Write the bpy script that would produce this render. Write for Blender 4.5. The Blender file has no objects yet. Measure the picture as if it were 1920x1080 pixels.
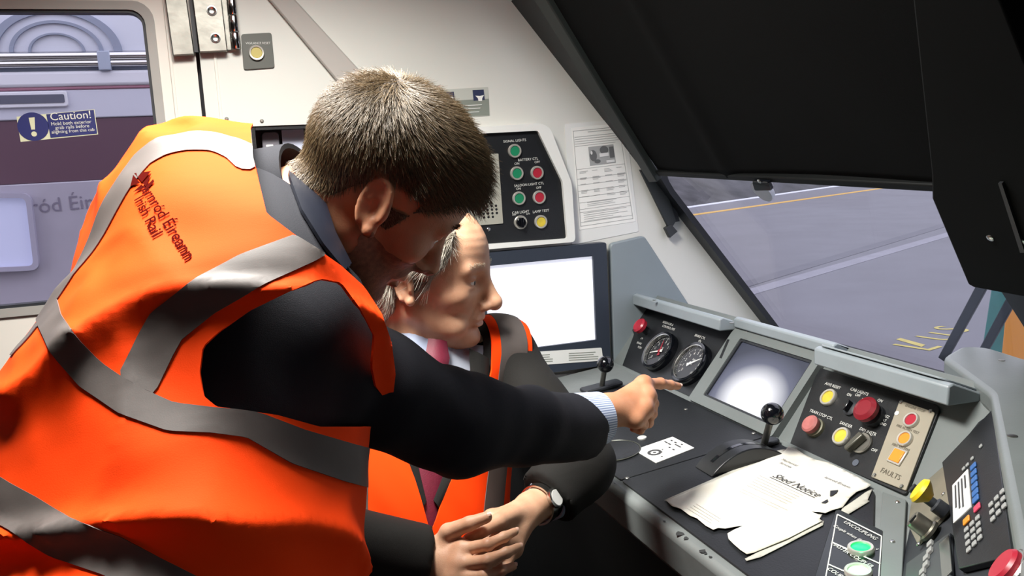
import bpy, bmesh, math, random
import numpy as np
from mathutils import Vector, Matrix
from mathutils.bvhtree import BVHTree
from mathutils.noise import noise as pnoise

random.seed(7); RNG = np.random.default_rng(7)
S = bpy.context.scene
COL = S.collection
PI = math.pi
R = math.radians

# ---------------------------------------------------------------- camera
FOC = 1600.0                      # focal length in pixels of the 1920 x 1080 frame
CAM = np.array([0.0, 0.0, 1.4])
_p, _r, _w = R(8.5), R(3.1), R(18.6)
FW = np.array([math.sin(_w)*math.cos(_p), math.cos(_w)*math.cos(_p), -math.sin(_p)])
_rt0 = np.array([math.cos(_w), -math.sin(_w), 0.0])
_up0 = np.cross(_rt0, FW)
RT = math.cos(_r)*_rt0 - math.sin(_r)*_up0
UP = math.sin(_r)*_rt0 + math.cos(_r)*_up0
cd = bpy.data.cameras.new('camera')
cam = bpy.data.objects.new('camera', cd); COL.objects.link(cam)
cd.sensor_fit = 'HORIZONTAL'; cd.sensor_width = 36.0; cd.lens = 36.0*FOC/1920.0
cd.clip_start = 0.02; cd.clip_end = 200
m = Matrix.Identity(4)
for i in range(3):
    m[i][0] = RT[i]; m[i][1] = UP[i]; m[i][2] = -FW[i]; m[i][3] = CAM[i]
cam.matrix_world = m
S.camera = cam

# ---------------------------------------------------------------- world, lamps, exposure
wd = bpy.data.worlds.new('world'); S.world = wd; wd.use_nodes = True
wd.node_tree.nodes['Background'].inputs[0].default_value = (0.62, 0.62, 0.665, 1)
wd.node_tree.nodes['Background'].inputs[1].default_value = 3.0
S.view_settings.view_transform = 'Standard'; S.view_settings.look = 'None'
S.view_settings.exposure = 0.0; S.view_settings.gamma = 1.0
S.view_settings.use_curve_mapping = False

def area_lamp(name, loc, aim, sx, sy, power, color):
    l = bpy.data.lights.new(name, 'AREA'); l.shape = 'RECTANGLE'; l.size = sx; l.size_y = sy
    l.energy = power; l.color = color
    o = bpy.data.objects.new(name, l); COL.objects.link(o)
    o.location = loc
    o.rotation_euler = (Vector(aim)-Vector(loc)).to_track_quat('-Z', 'Y').to_euler()
    return o
lamp_a = area_lamp('cab_ceiling_lamp', (0.0, 1.10, 2.13), (0.02, 1.12, 0.9), 0.30, 0.50, 43.0, (1.0, 0.975, 0.92))
lamp_a.data.spread = R(140)
area_lamp('added_fill_lamp', (0.50, 1.15, 2.12), (0.55, 1.5, 0.8), 0.45, 0.9, 7.5, (0.96, 0.98, 1.0))  # unseen overhead fill, added to lift walls, faces and desk

# ---------------------------------------------------------------- pixel -> place helpers
def ray(x, y): return FW + RT*(x-960)/FOC - UP*(y-540)/FOC
def W(x, y, d): return CAM + d*ray(x, y)                       # point at depth d along the view axis
def on(x, y, p0, n):                                           # point on a plane
    d = ray(x, y); n = np.asarray(n, float)
    return CAM + d*(np.dot(np.asarray(p0, float)-CAM, n)/np.dot(d, n))
def proj(P):
    v = np.asarray(P, float)-CAM; z = v@FW
    return np.stack([960+FOC*(v@RT)/z, 540-FOC*(v@UP)/z], -1)
def unit(v): v = np.asarray(v, float); return v/np.linalg.norm(v)

# ---------------------------------------------------------------- materials
def lin(c):
    if isinstance(c, str):
        c = [int(c[i:i+2], 16)/255 for i in (0, 2, 4)]
    return tuple((v/12.92 if v <= 0.04045 else ((v+0.055)/1.055)**2.4) for v in c)
MATS = {}
def mat(name, col, rough=0.5, metal=0.0, var=0.0, vscale=20.0, bump=0.0, bscale=200.0, emit=None, estr=0.0,
        sheen=0.0, spec=0.5, sss=0.0, col2=None, coat=0.0):
    if name in MATS: return MATS[name]
    mt = bpy.data.materials.new(name); mt.use_nodes = True
    nt = mt.node_tree; N = nt.nodes; L = nt.links; b = N['Principled BSDF']
    c = (*lin(col), 1)
    b.inputs['Base Color'].default_value = c
    b.inputs['Roughness'].default_value = rough; b.inputs['Metallic'].default_value = metal
    b.inputs['Specular IOR Level'].default_value = spec
    if sheen: b.inputs['Sheen Weight'].default_value = sheen
    if coat: b.inputs['Coat Weight'].default_value = coat
    if sss:
        b.inputs['Subsurface Weight'].default_value = sss
        b.inputs['Subsurface Radius'].default_value = (0.012, 0.004, 0.002)
        b.inputs['Subsurface Scale'].default_value = 0.6
    tc = N.new('ShaderNodeTexCoord')
    if var or col2:
        nz = N.new('ShaderNodeTexNoise'); nz.inputs['Scale'].default_value = vscale; nz.inputs['Detail'].default_value = 5
        L.new(tc.outputs['Object'], nz.inputs['Vector'])
        mx = N.new('ShaderNodeMix'); mx.data_type = 'RGBA'
        mr = N.new('ShaderNodeMapRange'); mr.inputs['From Min'].default_value = 0.3; mr.inputs['From Max'].default_value = 0.7
        L.new(nz.outputs['Fac'], mr.inputs['Value']); L.new(mr.outputs['Result'], mx.inputs['Factor'])
        if col2: a = c; d = (*lin(col2), 1)
        else:
            a = tuple(v*(1-var) for v in c[:3])+(1,); d = tuple(min(1, v*(1+var)) for v in c[:3])+(1,)
        mx.inputs['A'].default_value = a; mx.inputs['B'].default_value = d
        L.new(mx.outputs['Result'], b.inputs['Base Color'])
    if bump:
        n2 = N.new('ShaderNodeTexNoise'); n2.inputs['Scale'].default_value = bscale; n2.inputs['Detail'].default_value = 3
        L.new(tc.outputs['Object'], n2.inputs['Vector'])
        bp = N.new('ShaderNodeBump'); bp.inputs['Strength'].default_value = bump; bp.inputs['Distance'].default_value = 0.002
        L.new(n2.outputs['Fac'], bp.inputs['Height']); L.new(bp.outputs['Normal'], b.inputs['Normal'])
    if emit is not None:
        b.inputs['Emission Color'].default_value = (*lin(emit), 1); b.inputs['Emission Strength'].default_value = estr
    MATS[name] = mt
    return mt
def glass_mat(name, tint, refl=0.06):
    if name in MATS: return MATS[name]
    mt = bpy.data.materials.new(name); mt.use_nodes = True; nt = mt.node_tree; N = nt.nodes; L = nt.links
    N.remove(N['Principled BSDF']); out = N['Material Output']
    tr = N.new('ShaderNodeBsdfTransparent'); tr.inputs[0].default_value = (*tint, 1)
    gl = N.new('ShaderNodeBsdfGlossy'); gl.inputs['Roughness'].default_value = 0.02
    mx = N.new('ShaderNodeMixShader'); mx.inputs[0].default_value = refl; L.new(tr.outputs[0], mx.inputs[1]); L.new(gl.outputs[0], mx.inputs[2])
    L.new(mx.outputs[0], out.inputs[0]); MATS[name] = mt
    return mt

# ---------------------------------------------------------------- objects
def link(name, me, parent=None, mw=None):
    o = bpy.data.objects.new(name, me); COL.objects.link(o)
    if parent is not None: o.parent = parent
    if mw is not None: o.matrix_world = mw
    return o
def tag(o, label=None, cat=None, group=None, kind=None):
    if label: o['label'] = label
    if cat: o['category'] = cat
    if group: o['group'] = group
    if kind: o['kind'] = kind
    return o
class Frame:                                                    # a plane in the cab: origin, u to the right, v up, n out of it
    def __init__(s, o, u, v):
        s.o = np.asarray(o, float); s.u = unit(u); s.n = unit(np.cross(s.u, v)); s.v = np.cross(s.n, s.u)
    def uv(s, x, y, h=0.0):                                     # photo point -> plane coordinates at height h
        p = on(x, y, s.o+s.n*h, s.n)-s.o
        return (float(p@s.u), float(p@s.v))
    def mw(s):
        m = Matrix.Identity(4)
        for i in range(3):
            m[i][0] = s.u[i]; m[i][1] = s.v[i]; m[i][2] = s.n[i]; m[i][3] = s.o[i]
        return m
    def at(s, u, v, h=0.0): return s.o+s.u*u+s.v*v+s.n*h
    def sub(s, u, v, h=0.0, rot=0.0):
        c, q = math.cos(rot), math.sin(rot)
        return Frame(s.at(u, v, h), s.u*c+s.v*q, s.v*c-s.u*q)
def thing(name, frame_or_loc, label, cat, group=None):
    o = bpy.data.objects.new(name, None); COL.objects.link(o); o.empty_display_size = 0.05
    if isinstance(frame_or_loc, Frame): o.matrix_world = frame_or_loc.mw()
    else: o.location = Vector(frame_or_loc)
    return tag(o, label, cat, group)

class MB:
    def __init__(s): s.v = []; s.f = []
    def add(s, vs, fs):
        k = len(s.v); s.v += [tuple(map(float, p)) for p in vs]; s.f += [tuple(i+k for i in f) for f in fs]; return s
    def prism(s, poly, z0, z1, top=None):
        n = len(poly); a = sum(poly[i][0]*poly[(i+1) % n][1]-poly[(i+1) % n][0]*poly[i][1] for i in range(n))
        if a < 0: poly = poly[::-1]; top = top[::-1] if top else None
        top = top or poly
        vs = [(x, y, z0) for x, y in poly]+[(x, y, z1) for x, y in top]
        fs = [tuple(range(n-1, -1, -1)), tuple(range(n, 2*n))]+[(i, (i+1) % n, n+(i+1) % n, n+i) for i in range(n)]
        return s.add(vs, fs)
    def box(s, x0, y0, z0, x1, y1, z1):
        return s.prism([(min(x0, x1), min(y0, y1)), (max(x0, x1), min(y0, y1)), (max(x0, x1), max(y0, y1)), (min(x0, x1), max(y0, y1))], min(z0, z1), max(z0, z1))
    def lathe(s, prof, cx=0, cy=0, seg=28, M=None):            # profile of (r, z)
        vs = []; fs = []; rings = []
        for r, z in prof:
            if r < 1e-7: rings.append([len(vs)]); vs.append((cx, cy, z))
            else:
                rings.append(list(range(len(vs), len(vs)+seg)))
                vs += [(cx+r*math.cos(2*PI*i/seg), cy+r*math.sin(2*PI*i/seg), z) for i in range(seg)]
        for a, b in zip(rings, rings[1:]):
            for i in range(seg):
                j = (i+1) % seg
                if len(a) == 1 and len(b) > 1: fs.append((a[0], b[j], b[i])[::-1])
                elif len(b) == 1 and len(a) > 1: fs.append((a[i], a[j], b[0]))
                elif len(a) > 1: fs.append((a[i], a[j], b[j], b[i]))
        if M is not None: vs = [tuple(M @ Vector(p)) for p in vs]
        return s.add(vs, fs)
    def tube(s, pts, r, seg=10, caps=True):
        pts = [np.asarray(p, float) for p in pts]; n = len(pts); rr = r if hasattr(r, '__len__') else [r]*n
        vs = []; fs = []; ref = np.array([0.12, 0.31, 0.94])
        for i, p in enumerate(pts):
            t = unit(pts[min(i+1, n-1)]-pts[max(i-1, 0)])
            if abs(t@ref) > .95: ref = np.array([1., 0, 0])
            a = unit(np.cross(t, ref)); b = np.cross(t, a)
            vs += [tuple(p+rr[i]*(math.cos(2*PI*k/seg)*a+math.sin(2*PI*k/seg)*b)) for k in range(seg)]
        for i in range(n-1):
            for k in range(seg):
                l = (k+1) % seg; fs.append((i*seg+k, i*seg+l, (i+1)*seg+l, (i+1)*seg+k))
        if caps: fs += [tuple(range(seg-1, -1, -1)), tuple(range((n-1)*seg, n*seg))]
        return s.add(vs, fs)
    def ball(s, c, r, seg=24, rings=14):
        prof = [(r*math.sin(PI*i/rings), c[2]-r*math.cos(PI*i/rings)) for i in range(rings+1)]
        prof[0] = (0, c[2]-r); prof[-1] = (0, c[2]+r)
        return s.lathe(prof, c[0], c[1], seg)
    def build(s, name, m, parent=None, frame=None, smooth=35, bevel=0.0, bseg=2):
        me = bpy.data.meshes.new(name); me.from_pydata(s.v, [], s.f); me.materials.append(m); me.validate()
        bm = bmesh.new(); bm.from_mesh(me); bmesh.ops.recalc_face_normals(bm, faces=bm.faces)
        bm.to_mesh(me); bm.free()
        o = link(name, me, parent)
        if frame is not None:
            o.matrix_world = frame.mw()
        if smooth:
            me.shade_smooth(); me.set_sharp_from_angle(angle=R(smooth))
        if bevel:
            b = o.modifiers.new('bevel', 'BEVEL'); b.width = bevel; b.segments = bseg; b.limit_method = 'ANGLE'; b.angle_limit = R(40)
            b.harden_normals = False
        return o
def rrect(x0, y0, x1, y1, r, k=5):
    out = []
    for cx, cy, a in ((x1-r, y1-r, 0), (x0+r, y1-r, 90), (x0+r, y0+r, 180), (x1-r, y0+r, 270)):
        out += [(cx+r*math.cos(R(a+90*i/k)), cy+r*math.sin(R(a+90*i/k))) for i in range(k+1)]
    return out
def rpoly(poly, r, k=4):                                       # round the corners of a polygon
    out = []; n = len(poly); P = [np.asarray(p, float) for p in poly]
    for i in range(n):
        a, b, c = P[i-1], P[i], P[(i+1) % n]
        d = min(r, .45*np.linalg.norm(a-b), .45*np.linalg.norm(c-b))
        p, q = b+unit(a-b)*d, b+unit(c-b)*d
        for j in range(k+1):
            t = j/k; out.append(tuple((1-t)**2*p+2*t*(1-t)*b+t*t*q))
    return out
def holed_plate(name, outer, holes, z0, z1, m, parent=None, frame=None):
    bm = bmesh.new(); edges = []
    for loop in [outer]+holes:
        vs = [bm.verts.new((x, y, z0)) for x, y in loop]
        edges += [bm.edges.new((vs[i], vs[(i+1) % len(vs)])) for i in range(len(vs))]
    bmesh.ops.triangle_fill(bm, use_beauty=True, use_dissolve=False, edges=edges, normal=(0, 0, 1))
    ext = bmesh.ops.extrude_face_region(bm, geom=bm.faces[:])
    for e in ext['geom']:
        if isinstance(e, bmesh.types.BMVert): e.co.z = z1
    bmesh.ops.recalc_face_normals(bm, faces=bm.faces)
    me = bpy.data.meshes.new(name); bm.to_mesh(me); bm.free(); me.materials.append(m)
    o = link(name, me, parent)
    if frame is not None: o.matrix_world = frame.mw()
    me.shade_smooth(); me.set_sharp_from_angle(angle=R(35))
    return o
def text_geo(body, size, align='CENTER', shear=0.0, spacing=1.0, bold=0.0):
    cu = bpy.data.curves.new('t', 'FONT'); cu.body = body; cu.size = size; cu.align_x = align; cu.align_y = 'CENTER'
    cu.shear = shear; cu.space_character = spacing; cu.offset = bold; cu.resolution_u = 3
    o = bpy.data.objects.new('t', cu); COL.objects.link(o)
    dg = bpy.context.evaluated_depsgraph_get(); dg.update()
    me = bpy.data.meshes.new_from_object(o.evaluated_get(dg))
    vs = [tuple(v.co) for v in me.vertices]; fs = [tuple(p.vertices) for p in me.polygons]
    bpy.data.objects.remove(o); bpy.data.curves.remove(cu); bpy.data.meshes.remove(me)
    return vs, fs
def letters(name, items, m, parent, z=0.0006):                 # items: (text, u, v, size[, rot, align]) laid on the parent's plane
    b = MB()
    for it in items:
        t, u, v, sz = it[:4]; rot = it[4] if len(it) > 4 else 0; al = it[5] if len(it) > 5 else 'CENTER'
        vs, fs = text_geo(t, sz, al); c, q = math.cos(rot), math.sin(rot)
        b.add([(u+x*c-y*q, v+x*q+y*c, z) for x, y, _ in vs], fs)
    me = bpy.data.meshes.new(name); me.from_pydata(b.v, [], b.f); me.materials.append(m)
    return link(name, me, parent)
def sheet(name, quads, m, parent, z=0.0006):                   # flat printed marks
    b = MB()
    for q in quads: b.add([(x, y, z) for x, y in q], [tuple(range(len(q)))])
    me = bpy.data.meshes.new(name); me.from_pydata(b.v, [], b.f); me.materials.append(m)
    bm = bmesh.new(); bm.from_mesh(me)
    for f in bm.faces:
        f.normal_update()
        if f.normal.z < 0: f.normal_flip()
    bm.to_mesh(me); bm.free()
    return link(name, me, parent)
def screw(parent, u, v, z, r=0.004, m=None, name='screw'):
    b = MB().lathe([(r, z), (r, z+.0012), (r*.7, z+.0022), (0, z+.0024)], u, v, 12)
    return b.build(name, m or M_STEEL, parent)
def push_button(parent, u, v, z, r, cap, ring=None, dome=False, name='push_button'):
    b = MB().lathe([(r, z), (r, z+r*.28), (r*.93, z+r*.38), (r*.74, z+r*.36), (r*.72, z+r*.15)], u, v, 32)
    o = b.build(name, ring or M_RING, parent)
    c = MB().lathe([(r*.73, z+r*.1), (r*.73, z+r*.22), (r*.66, z+r*.27), (r*.3, z+(r*.33 if dome else r*.27)), (0, z+(r*.34 if dome else r*.27))], u, v, 28)
    c.build('button_cap', cap, o)
    return o
# ---------------------------------------------------------------- shared materials
M_WALL = mat('cab wall white paint', 'cfcfc8', .45, var=.02, vscale=3, bump=.05, bscale=90)
M_WHITE = mat('white bezel', 'dedfdb', .4, var=.02, vscale=10)
M_REAR = mat('rear cab lining', '383634', .7)
M_DOOR = mat('door cream paint', 'd8d3ca', .42, var=.03, vscale=4, bump=.05, bscale=80)
M_GREYTRIM = mat('grey trim paint', '9a9792', .5, var=.05, vscale=8)
M_STEEL = mat('steel', 'c2c2be', .25, 1.0)
M_BRUSH = mat('brushed steel', '9c9a92', .38, 1.0, var=.15, vscale=30, bump=.1, bscale=60)
M_CHROME = mat('chrome', 'd8d8d8', .12, 1.0)
M_BLACK = mat('black panel enamel', '15171a', .42, var=.25, vscale=14, bump=.12, bscale=300)
M_BLACKGLOSS = mat('black gloss plastic', '0b0d12', .12, coat=.3)
M_DARK = mat('dark grey plastic', '24272c', .5, var=.1, vscale=20)
M_CONSOLE = mat('console grey paint', '6a706f', .42, var=.07, vscale=9, bump=.08, bscale=150)
M_CONSOLE2 = mat('console pale grey plate', '8d969b', .38, var=.05, vscale=12, bump=.06, bscale=150)
M_RING = mat('button ring', 'c9c6bd', .3, .6)
M_GREEN = mat('green button cap', '1d7a55', .35)
M_RED = mat('red button cap', 'a32435', .35)
M_YELLOW = mat('yellow button cap', 'c8b23a', .4, var=.15, vscale=60)
M_AMBER = mat('amber button cap', 'e08a2c', .35)
M_PRINT = mat('pale printed lettering', 'cfd0cb', .6)
M_INK = mat('dark ink', '3a3a3c', .7)
M_GREYINK = mat('grey ink', '8d8d8c', .7)
M_PAPER = mat('paper', 'e4e4df', .8, var=.03, vscale=15)
# ================================================================ the cab shell
WY = 2.0
WF = Frame((0, WY, 0), (1, 0, 0), (0, 0, 1))                   # side wall, seen from inside
def wl(*pts, h=0.0): return [WF.uv(x, y, h) for x, y in pts]
WS0 = np.array([1.46, 2.0, 0.865]); WSN = unit((-0.7797, 0, -0.6262))
WSu = np.array([0, -1., 0]); WSv = unit((-0.6262, 0, 0.7797))
WSF = Frame(WS0, WSu, WSv)                                      # windscreen, u to the right, v up the slope, n into the cab
SEAM = -0.006

# side wall with the niche opening
niche = wl((470, 237), (625, 222), (650, 480), (488, 495))
n0 = (min(niche[0][0], niche[3][0]), niche[0][1]); n1 = (max(p[0] for p in niche), niche[2][1])
nx0, nx1, nz1, nz0 = niche[0][0], niche[1][0], niche[0][1], niche[3][1]
hole = rrect(nx0, nz0, nx1, nz1, .006)
outer = [(SEAM, 0), (1.56, 0), (1.56, .74), (1.46, .865), (.42, 2.15), (SEAM, 2.15)]
tag(holed_plate('wall_left', outer, [hole], -.05, 0, M_WALL, None, WF), kind='structure')
b = MB(); b.box(-1.6, -1.3, -.06, 1.7, 2.06, 0); tag(b.build('floor', mat('dark vinyl floor', '2c2d2f', .6, var=.2), None, None), kind='structure')
b = MB(); b.box(-1.6, -1.3, 2.15, .9, 2.06, 2.2); tag(b.build('ceiling', M_WALL), kind='structure')
b = MB(); b.box(-1.66, -1.3, 0, -1.6, 2.06, 2.15); tag(b.build('wall_back', M_REAR), kind='structure')
b = MB(); b.box(-1.6, -1.36, 0, .95, -1.3, 2.15); tag(b.build('wall_right', M_REAR), kind='structure')
# front bulkhead under the windscreen and roof header above it
b = MB(); b.box(1.58, -1.3, 0, 1.64, 2.0, .80); tag(b.build('wall_front', M_DARK), kind='structure')
b = MB().prism([(.42, 2.15), (.9, 2.15), (.73, 1.79), (.70, 1.79)], -1.3, 1.99)
o = b.build('wall_header', M_DARK); o.matrix_world = Matrix(((1, 0, 0, 0), (0, 0, 1, 0), (0, 1, 0, 0), (0, 0, 0, 1))); tag(o, kind='structure')

b = MB().box(.35, .06, .0005, 1.55, .775, .010); tag(b.build('trim_12', mat('black under desk shade', '0f1012', .7), None, WF), kind='structure')  # added black sheet stands for the shade under the desk
# niche: recess box with dark rim, a grey unit and papers inside
nd = .075
b = MB()
b.box(nx0-.012, nz0-.012, -nd-.01, nx1+.012, nz1+.012, -nd)
for q in ((nx0-.012, nz0-.012, nx0, nz1+.012), (nx1, nz0-.012, nx1+.012, nz1+.012), (nx0, nz0-.012, nx1, nz0), (nx0, nz1, nx1, nz1+.012)):
    b.box(q[0], q[1], -nd, q[2], q[3], -.052)
t = thing('wall_niche', WF.sub(0, 0), 'dark recess in the white cab wall behind the bending man', 'niche')
b.build('recess_box', M_DARK, t)
fr = .009
b = MB()
for q in ((nx0, nz0, nx0+fr, nz1), (nx1-fr, nz0, nx1, nz1), (nx0+fr, nz0, nx1-fr, nz0+fr), (nx0+fr, nz1-fr, nx1-fr, nz1)):
    b.box(q[0]+.0005, q[1]+.0005, -.05, q[2]-.0005, q[3]-.0005, -.004)
b.build('dark_rim', M_BLACK, t)
for x, y in ((491, 227), (589, 221), (425, 223), (463, 291)):
    u, v = WF.uv(x, y); screw(t, u, v, 0, .0042, M_BRUSH)
def niche_pt(x, y): return WF.uv(x, y, -.04)
a = niche_pt(490, 248); c = niche_pt(527, 300)
t = thing('switch_unit', WF, 'grey switch unit with a small white square inside the wall recess', 'switch unit')
b = MB(); b.prism(rrect(a[0], c[1]-.10, c[0], a[1], .008), -nd+.0005, -.04); b.build('housing', mat('violet grey plastic', '77747c', .5), t, bevel=.002)
p = niche_pt(506, 278); b = MB(); b.box(p[0]-.008, p[1]-.008, -.04, p[0]+.008, p[1]+.008, -.037); b.build('switch_rocker', M_WHITE, t, bevel=.001)
a = niche_pt(528, 244); c = niche_pt(566, 296)
b = MB().prism([(a[0], c[1]), (c[0]+.01, c[1]+.02), (c[0]+.01, a[1]+.006), (a[0], a[1])], -.047, -.0465)
o = b.build('loose_sheet', mat('bluish white paper', 'cdd2e6', .8), None, WF); tag(o, 'folded white sheet propped inside the wall recess', 'paper')

# ---------------------------------------------------------------- door with its window
dw = wl((0, 17), (272, 17), (303, 300))
wx1 = (dw[1][0]+dw[2][0])/2-.002; wz1 = WF.uv(150, 18)[1]
wz0 = WF.uv(60, 574)[1]; wx0 = -1.02
d = holed_plate('door_1', [(-1.35, .02), (SEAM-.008, .02), (SEAM-.008, 2.12), (-1.35, 2.12)], [rrect(wx0, wz0, wx1, wz1, .03)], -.045, -.002, M_DOOR, None, WF)
tag(d, kind='structure')
b = MB(); ru = .018
holed_plate('window_frame', rrect(wx0-ru, wz0-ru, wx1+ru, wz1+ru, .04), [rrect(wx0, wz0, wx1, wz1, .03)], -.002, .004, M_GREYTRIM, d)
holed_plate('window_gasket', rrect(wx0, wz0, wx1, wz1, .03), [rrect(wx0+.006, wz0+.006, wx1-.006, wz1-.006, .026)], -.03, -.001, M_DARK, d)
o = holed_plate('window_1', rrect(wx0+.003, wz0+.003, wx1-.003, wz1-.003, .027), [], -.024, -.019, glass_mat('door glass', (.93, .92, .97)), None, WF)
tag(o, kind='structure')
# door jamb strips each side of the seam
for k, (u0, u1, h) in enumerate(((SEAM-.062, SEAM-.056, .003), (SEAM+.028, SEAM+.034, .003))):
    b = MB().box(u0, .02, 0, u1, 2.12, h); o = b.build('trim_%d' % (k+1), M_DOOR, None, WF, bevel=.001); tag(o, kind='structure')
for x, y in ((317, 124), (403, 124)):
    u, v = WF.uv(x, y); 
b = MB().box(SEAM-.05, .02, -.06, SEAM+.03, 2.12, -.052); tag(b.build('trim_3', M_DARK, None, WF), kind='structure')

# hinge
t = thing('door_hinge', WF, 'steel door hinge with screw holes at the top of the door seam', 'hinge')
def hx(x, y, h=0): return WF.uv(x, y, h)
a0, a1 = hx(312, 40)[0], hx(353, 40)[0]; zb = hx(335, 105)[1]
b = MB().prism([(a0-.002, 1.92), (a1-.004, 1.92), (a1+.006, zb), (a0+.006, zb-.002)], .004, .022); b.build('hinge_leaf', M_BRUSH, t, bevel=.002)
b = MB().box(a1+.006, zb+.006, .001, a1+.014, 1.92, .012); b.build('leaf_gap_strip', M_DARK, t)
c0, c1 = hx(362, 40)[0], hx(417, 40)[0]; zc = hx(390, 99)[1]
lf = MB().prism([(c0, 1.92), (c1, 1.92), (c1+.004, zc), (c0+.006, zc-.002)], .004, .024).build('hinge_leaf', M_BRUSH, t, bevel=.002)
for x, y in ((397, 20), (404, 71)):
    u, v = hx(x, y, .024)
    MB().lathe([(.0105, .024), (.0105, .026), (.0085, .0262), (.006, .0246), (0, .0246)], u, v, 20).build('countersunk_screw', M_STEEL, lf)
e0 = hx(438, 40, .02)[0]; zk = hx(447, 92, .02)[1]
b = MB().box(c1, zc+.004, .002, e0, 1.92, .010); b.build('knuckle_plate', M_BRUSH, t, bevel=.001)
for i in range(6):
    z0 = zk+i*.036
    b = MB().lathe([(0, z0), (.0095, z0), (.0105, z0+.002), (.0105, z0+.032), (.0095, z0+.0345), (0, z0+.0345)], 0, 0, 20)
    M = Matrix.Translation(Vector((e0, 0, .014))) @ Matrix.Rotation(-PI/2, 4, 'X')
    k = b.build('hinge_knuckle', M_CHROME, t); k.data.transform(M)
    # knuckle axis along v
for k in [c for c in t.children if c.name.startswith('hinge_knuckle')]:
    pass

# alarm button plate beside the hinge
P = wl((452, 64), (509, 61), (515, 127), (457, 131), h=.004)
t = thing('button_plate', WF, 'small dark grey plate with one yellowish push button beside the door hinge', 'button plate')
MB().prism(rpoly(P, .006), .0003, .004).build('plate', mat('charcoal plate', '53554f', .5), t, bevel=.0008)
u, v = WF.uv(481, 99, .006); push_button(t, u, v, .004, .0165, mat('olive yellow cap', 'b5a75c', .45))
u, v = WF.uv(484, 81, .004); letters('printed_text', [('VIGILANCE RESET', u, v, .0066)], M_PRINT, t, .0046)

# diagonal grey cover strip
P = wl((498, -60), (520, -60), (552, 0), (706, 168), (850, 330), (805, 330), (645, 170), (503, 0))
P = [P[7], P[2], P[3], P[4], P[5], P[6]]
up = (np.array(P[0])-np.array(P[5])); k = .35/np.linalg.norm(up)
P[0] = tuple(np.array(P[0])+up*k); up2 = np.array(P[1])-np.array(P[2]); P[1] = tuple(np.array(P[1])+up2*(.35/np.linalg.norm(up2)))
tag(MB().prism(P, 0, .012).build('trim_4', mat('warm grey strip', 'a9a49e', .5), None, WF, bevel=.004), kind='structure')

# two-tone information sticker
P = wl((800, 170), (915, 163), (918, 217), (804, 224))
t = thing('information_sticker', WF, 'two-tone grey sticker with two dark blue pictograms above the button panel', 'sticker')
MB().prism(rpoly(P, .003), .0002, .0012).build('sticker_sheet', mat('light grey vinyl', 'b4b6ae', .4), t)
q = wl((801, 191), (916.5, 185), (917.5, 216), (804, 223), h=.0015); sheet('dark_band', [q], mat('grey green vinyl', '7f857c', .4), t, .0015)
sheet('pictogram', [wl((829, 173), (851, 172), (853, 193), (831, 194), h=.002), ], mat('navy vinyl', '2d3350', .4), t, .002)
sheet('pictogram', [wl((886, 169), (907, 168), (909, 187), (888, 189), h=.002), ], mat('navy vinyl', '2d3350', .4), t, .002)
u, v = WF.uv(845, 184); sheet('white_figure', [[(u-.004, v-.010), (u+.006, v-.010), (u+.006, v+.002), (u, v+.004)]], M_WHITE, t, .0026)
u, v = WF.uv(899, 181); sheet('white_figure', [[(u-.011, v+.002), (u-.005, v-.004), (u-.004, v-.011), (u+.005, v-.011), (u+.006, v-.004), (u+.011, v+.003), (u, v+.001)]], M_WHITE, t, .0026)
qs = []
for x0, x1, yy in ((836, 852, 205), (838, 850, 211), (864, 903, 198), (864, 900, 204), (878, 898, 210)):
    s = -.06; qs.append(wl((x0, yy), (x1, yy+s*(x1-x0)), (x1, yy+1.6+s*(x1-x0)), (x0, yy+1.6)))
sheet('printed_lines', qs, M_PRINT, t, .0026)

# ---------------------------------------------------------------- side button panel
t = thing('side_control_panel', WF, 'black control panel of round green and red buttons in white surround above monitor', 'control panel')
P = wl((835, 243), (1006, 232), (1024, 241), (1064, 343), (1071, 452), (860, 470))
Q = wl((846, 254), (1001, 246), (1047, 341), (1056, 446), (868, 459))
P = rpoly(P, .012); Q2 = rpoly(Q, .006)
holed_plate('white_surround', P, [Q2], .0005, .028, M_WHITE, t)
MB().prism(Q2, .0004, .018).build('black_face', M_BLACK, t)
hz = .018
# intercom plate
I = wl((872, 291), (934, 288), (943, 419), (880, 424), h=hz)
ic = MB().prism(rpoly(I, .002), hz, hz+.003).build('intercom_plate', mat('beige grey plate', '9c9b90', .45, var=.06), t, bevel=.0006)
u, v = WF.uv(908, 310, hz); MB().lathe([(.021, hz+.003), (.021, hz+.0036), (.018, hz+.004), (.017, hz+.0032), (0, hz+.0032)], u, v, 28).build('microphone_disc', mat('dark bronze grille', '5d5b50', .5, .4), ic)
b = MB()
rows = (5, 5, 5, 5, 3)
for r_ in range(5):
    n_ = (3, 5, 5, 5, 3)[r_]
    for c_ in range(n_):
        x = 912+(c_-(n_-1)/2)*8.2+r_*.8; y = 380+r_*6.8-.06*(x-912)
        u, v = WF.uv(x, y, hz); b.lathe([(.0032, hz+.0032), (.0026, hz+.0034), (0, hz+.0034)], u, v, 10)
b.build('speaker_holes', M_BLACK, ic)
for x, y in ((905, 276), (916, 430)):
    u, v = WF.uv(x, y, hz); screw(t, u, v, hz, .0045, M_STEEL)
for (x, y, c_) in ((966, 283, M_GREEN), (970, 325, M_GREEN), (1008, 324, M_RED), (974, 372, M_GREEN), (1012, 370, M_RED), (1015, 416, M_YELLOW)):
    u, v = WF.uv(x, y, hz+.006); push_button(t, u, v, hz, .0168, c_)
u, v = WF.uv(977, 417, hz+.006)
k = MB().lathe([(.0168, hz), (.0168, hz+.004), (.0155, hz+.005), (.0150, hz+.004), (.0, hz+.004)], u, v, 28).build('rotary_switch', M_RING, t)
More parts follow.
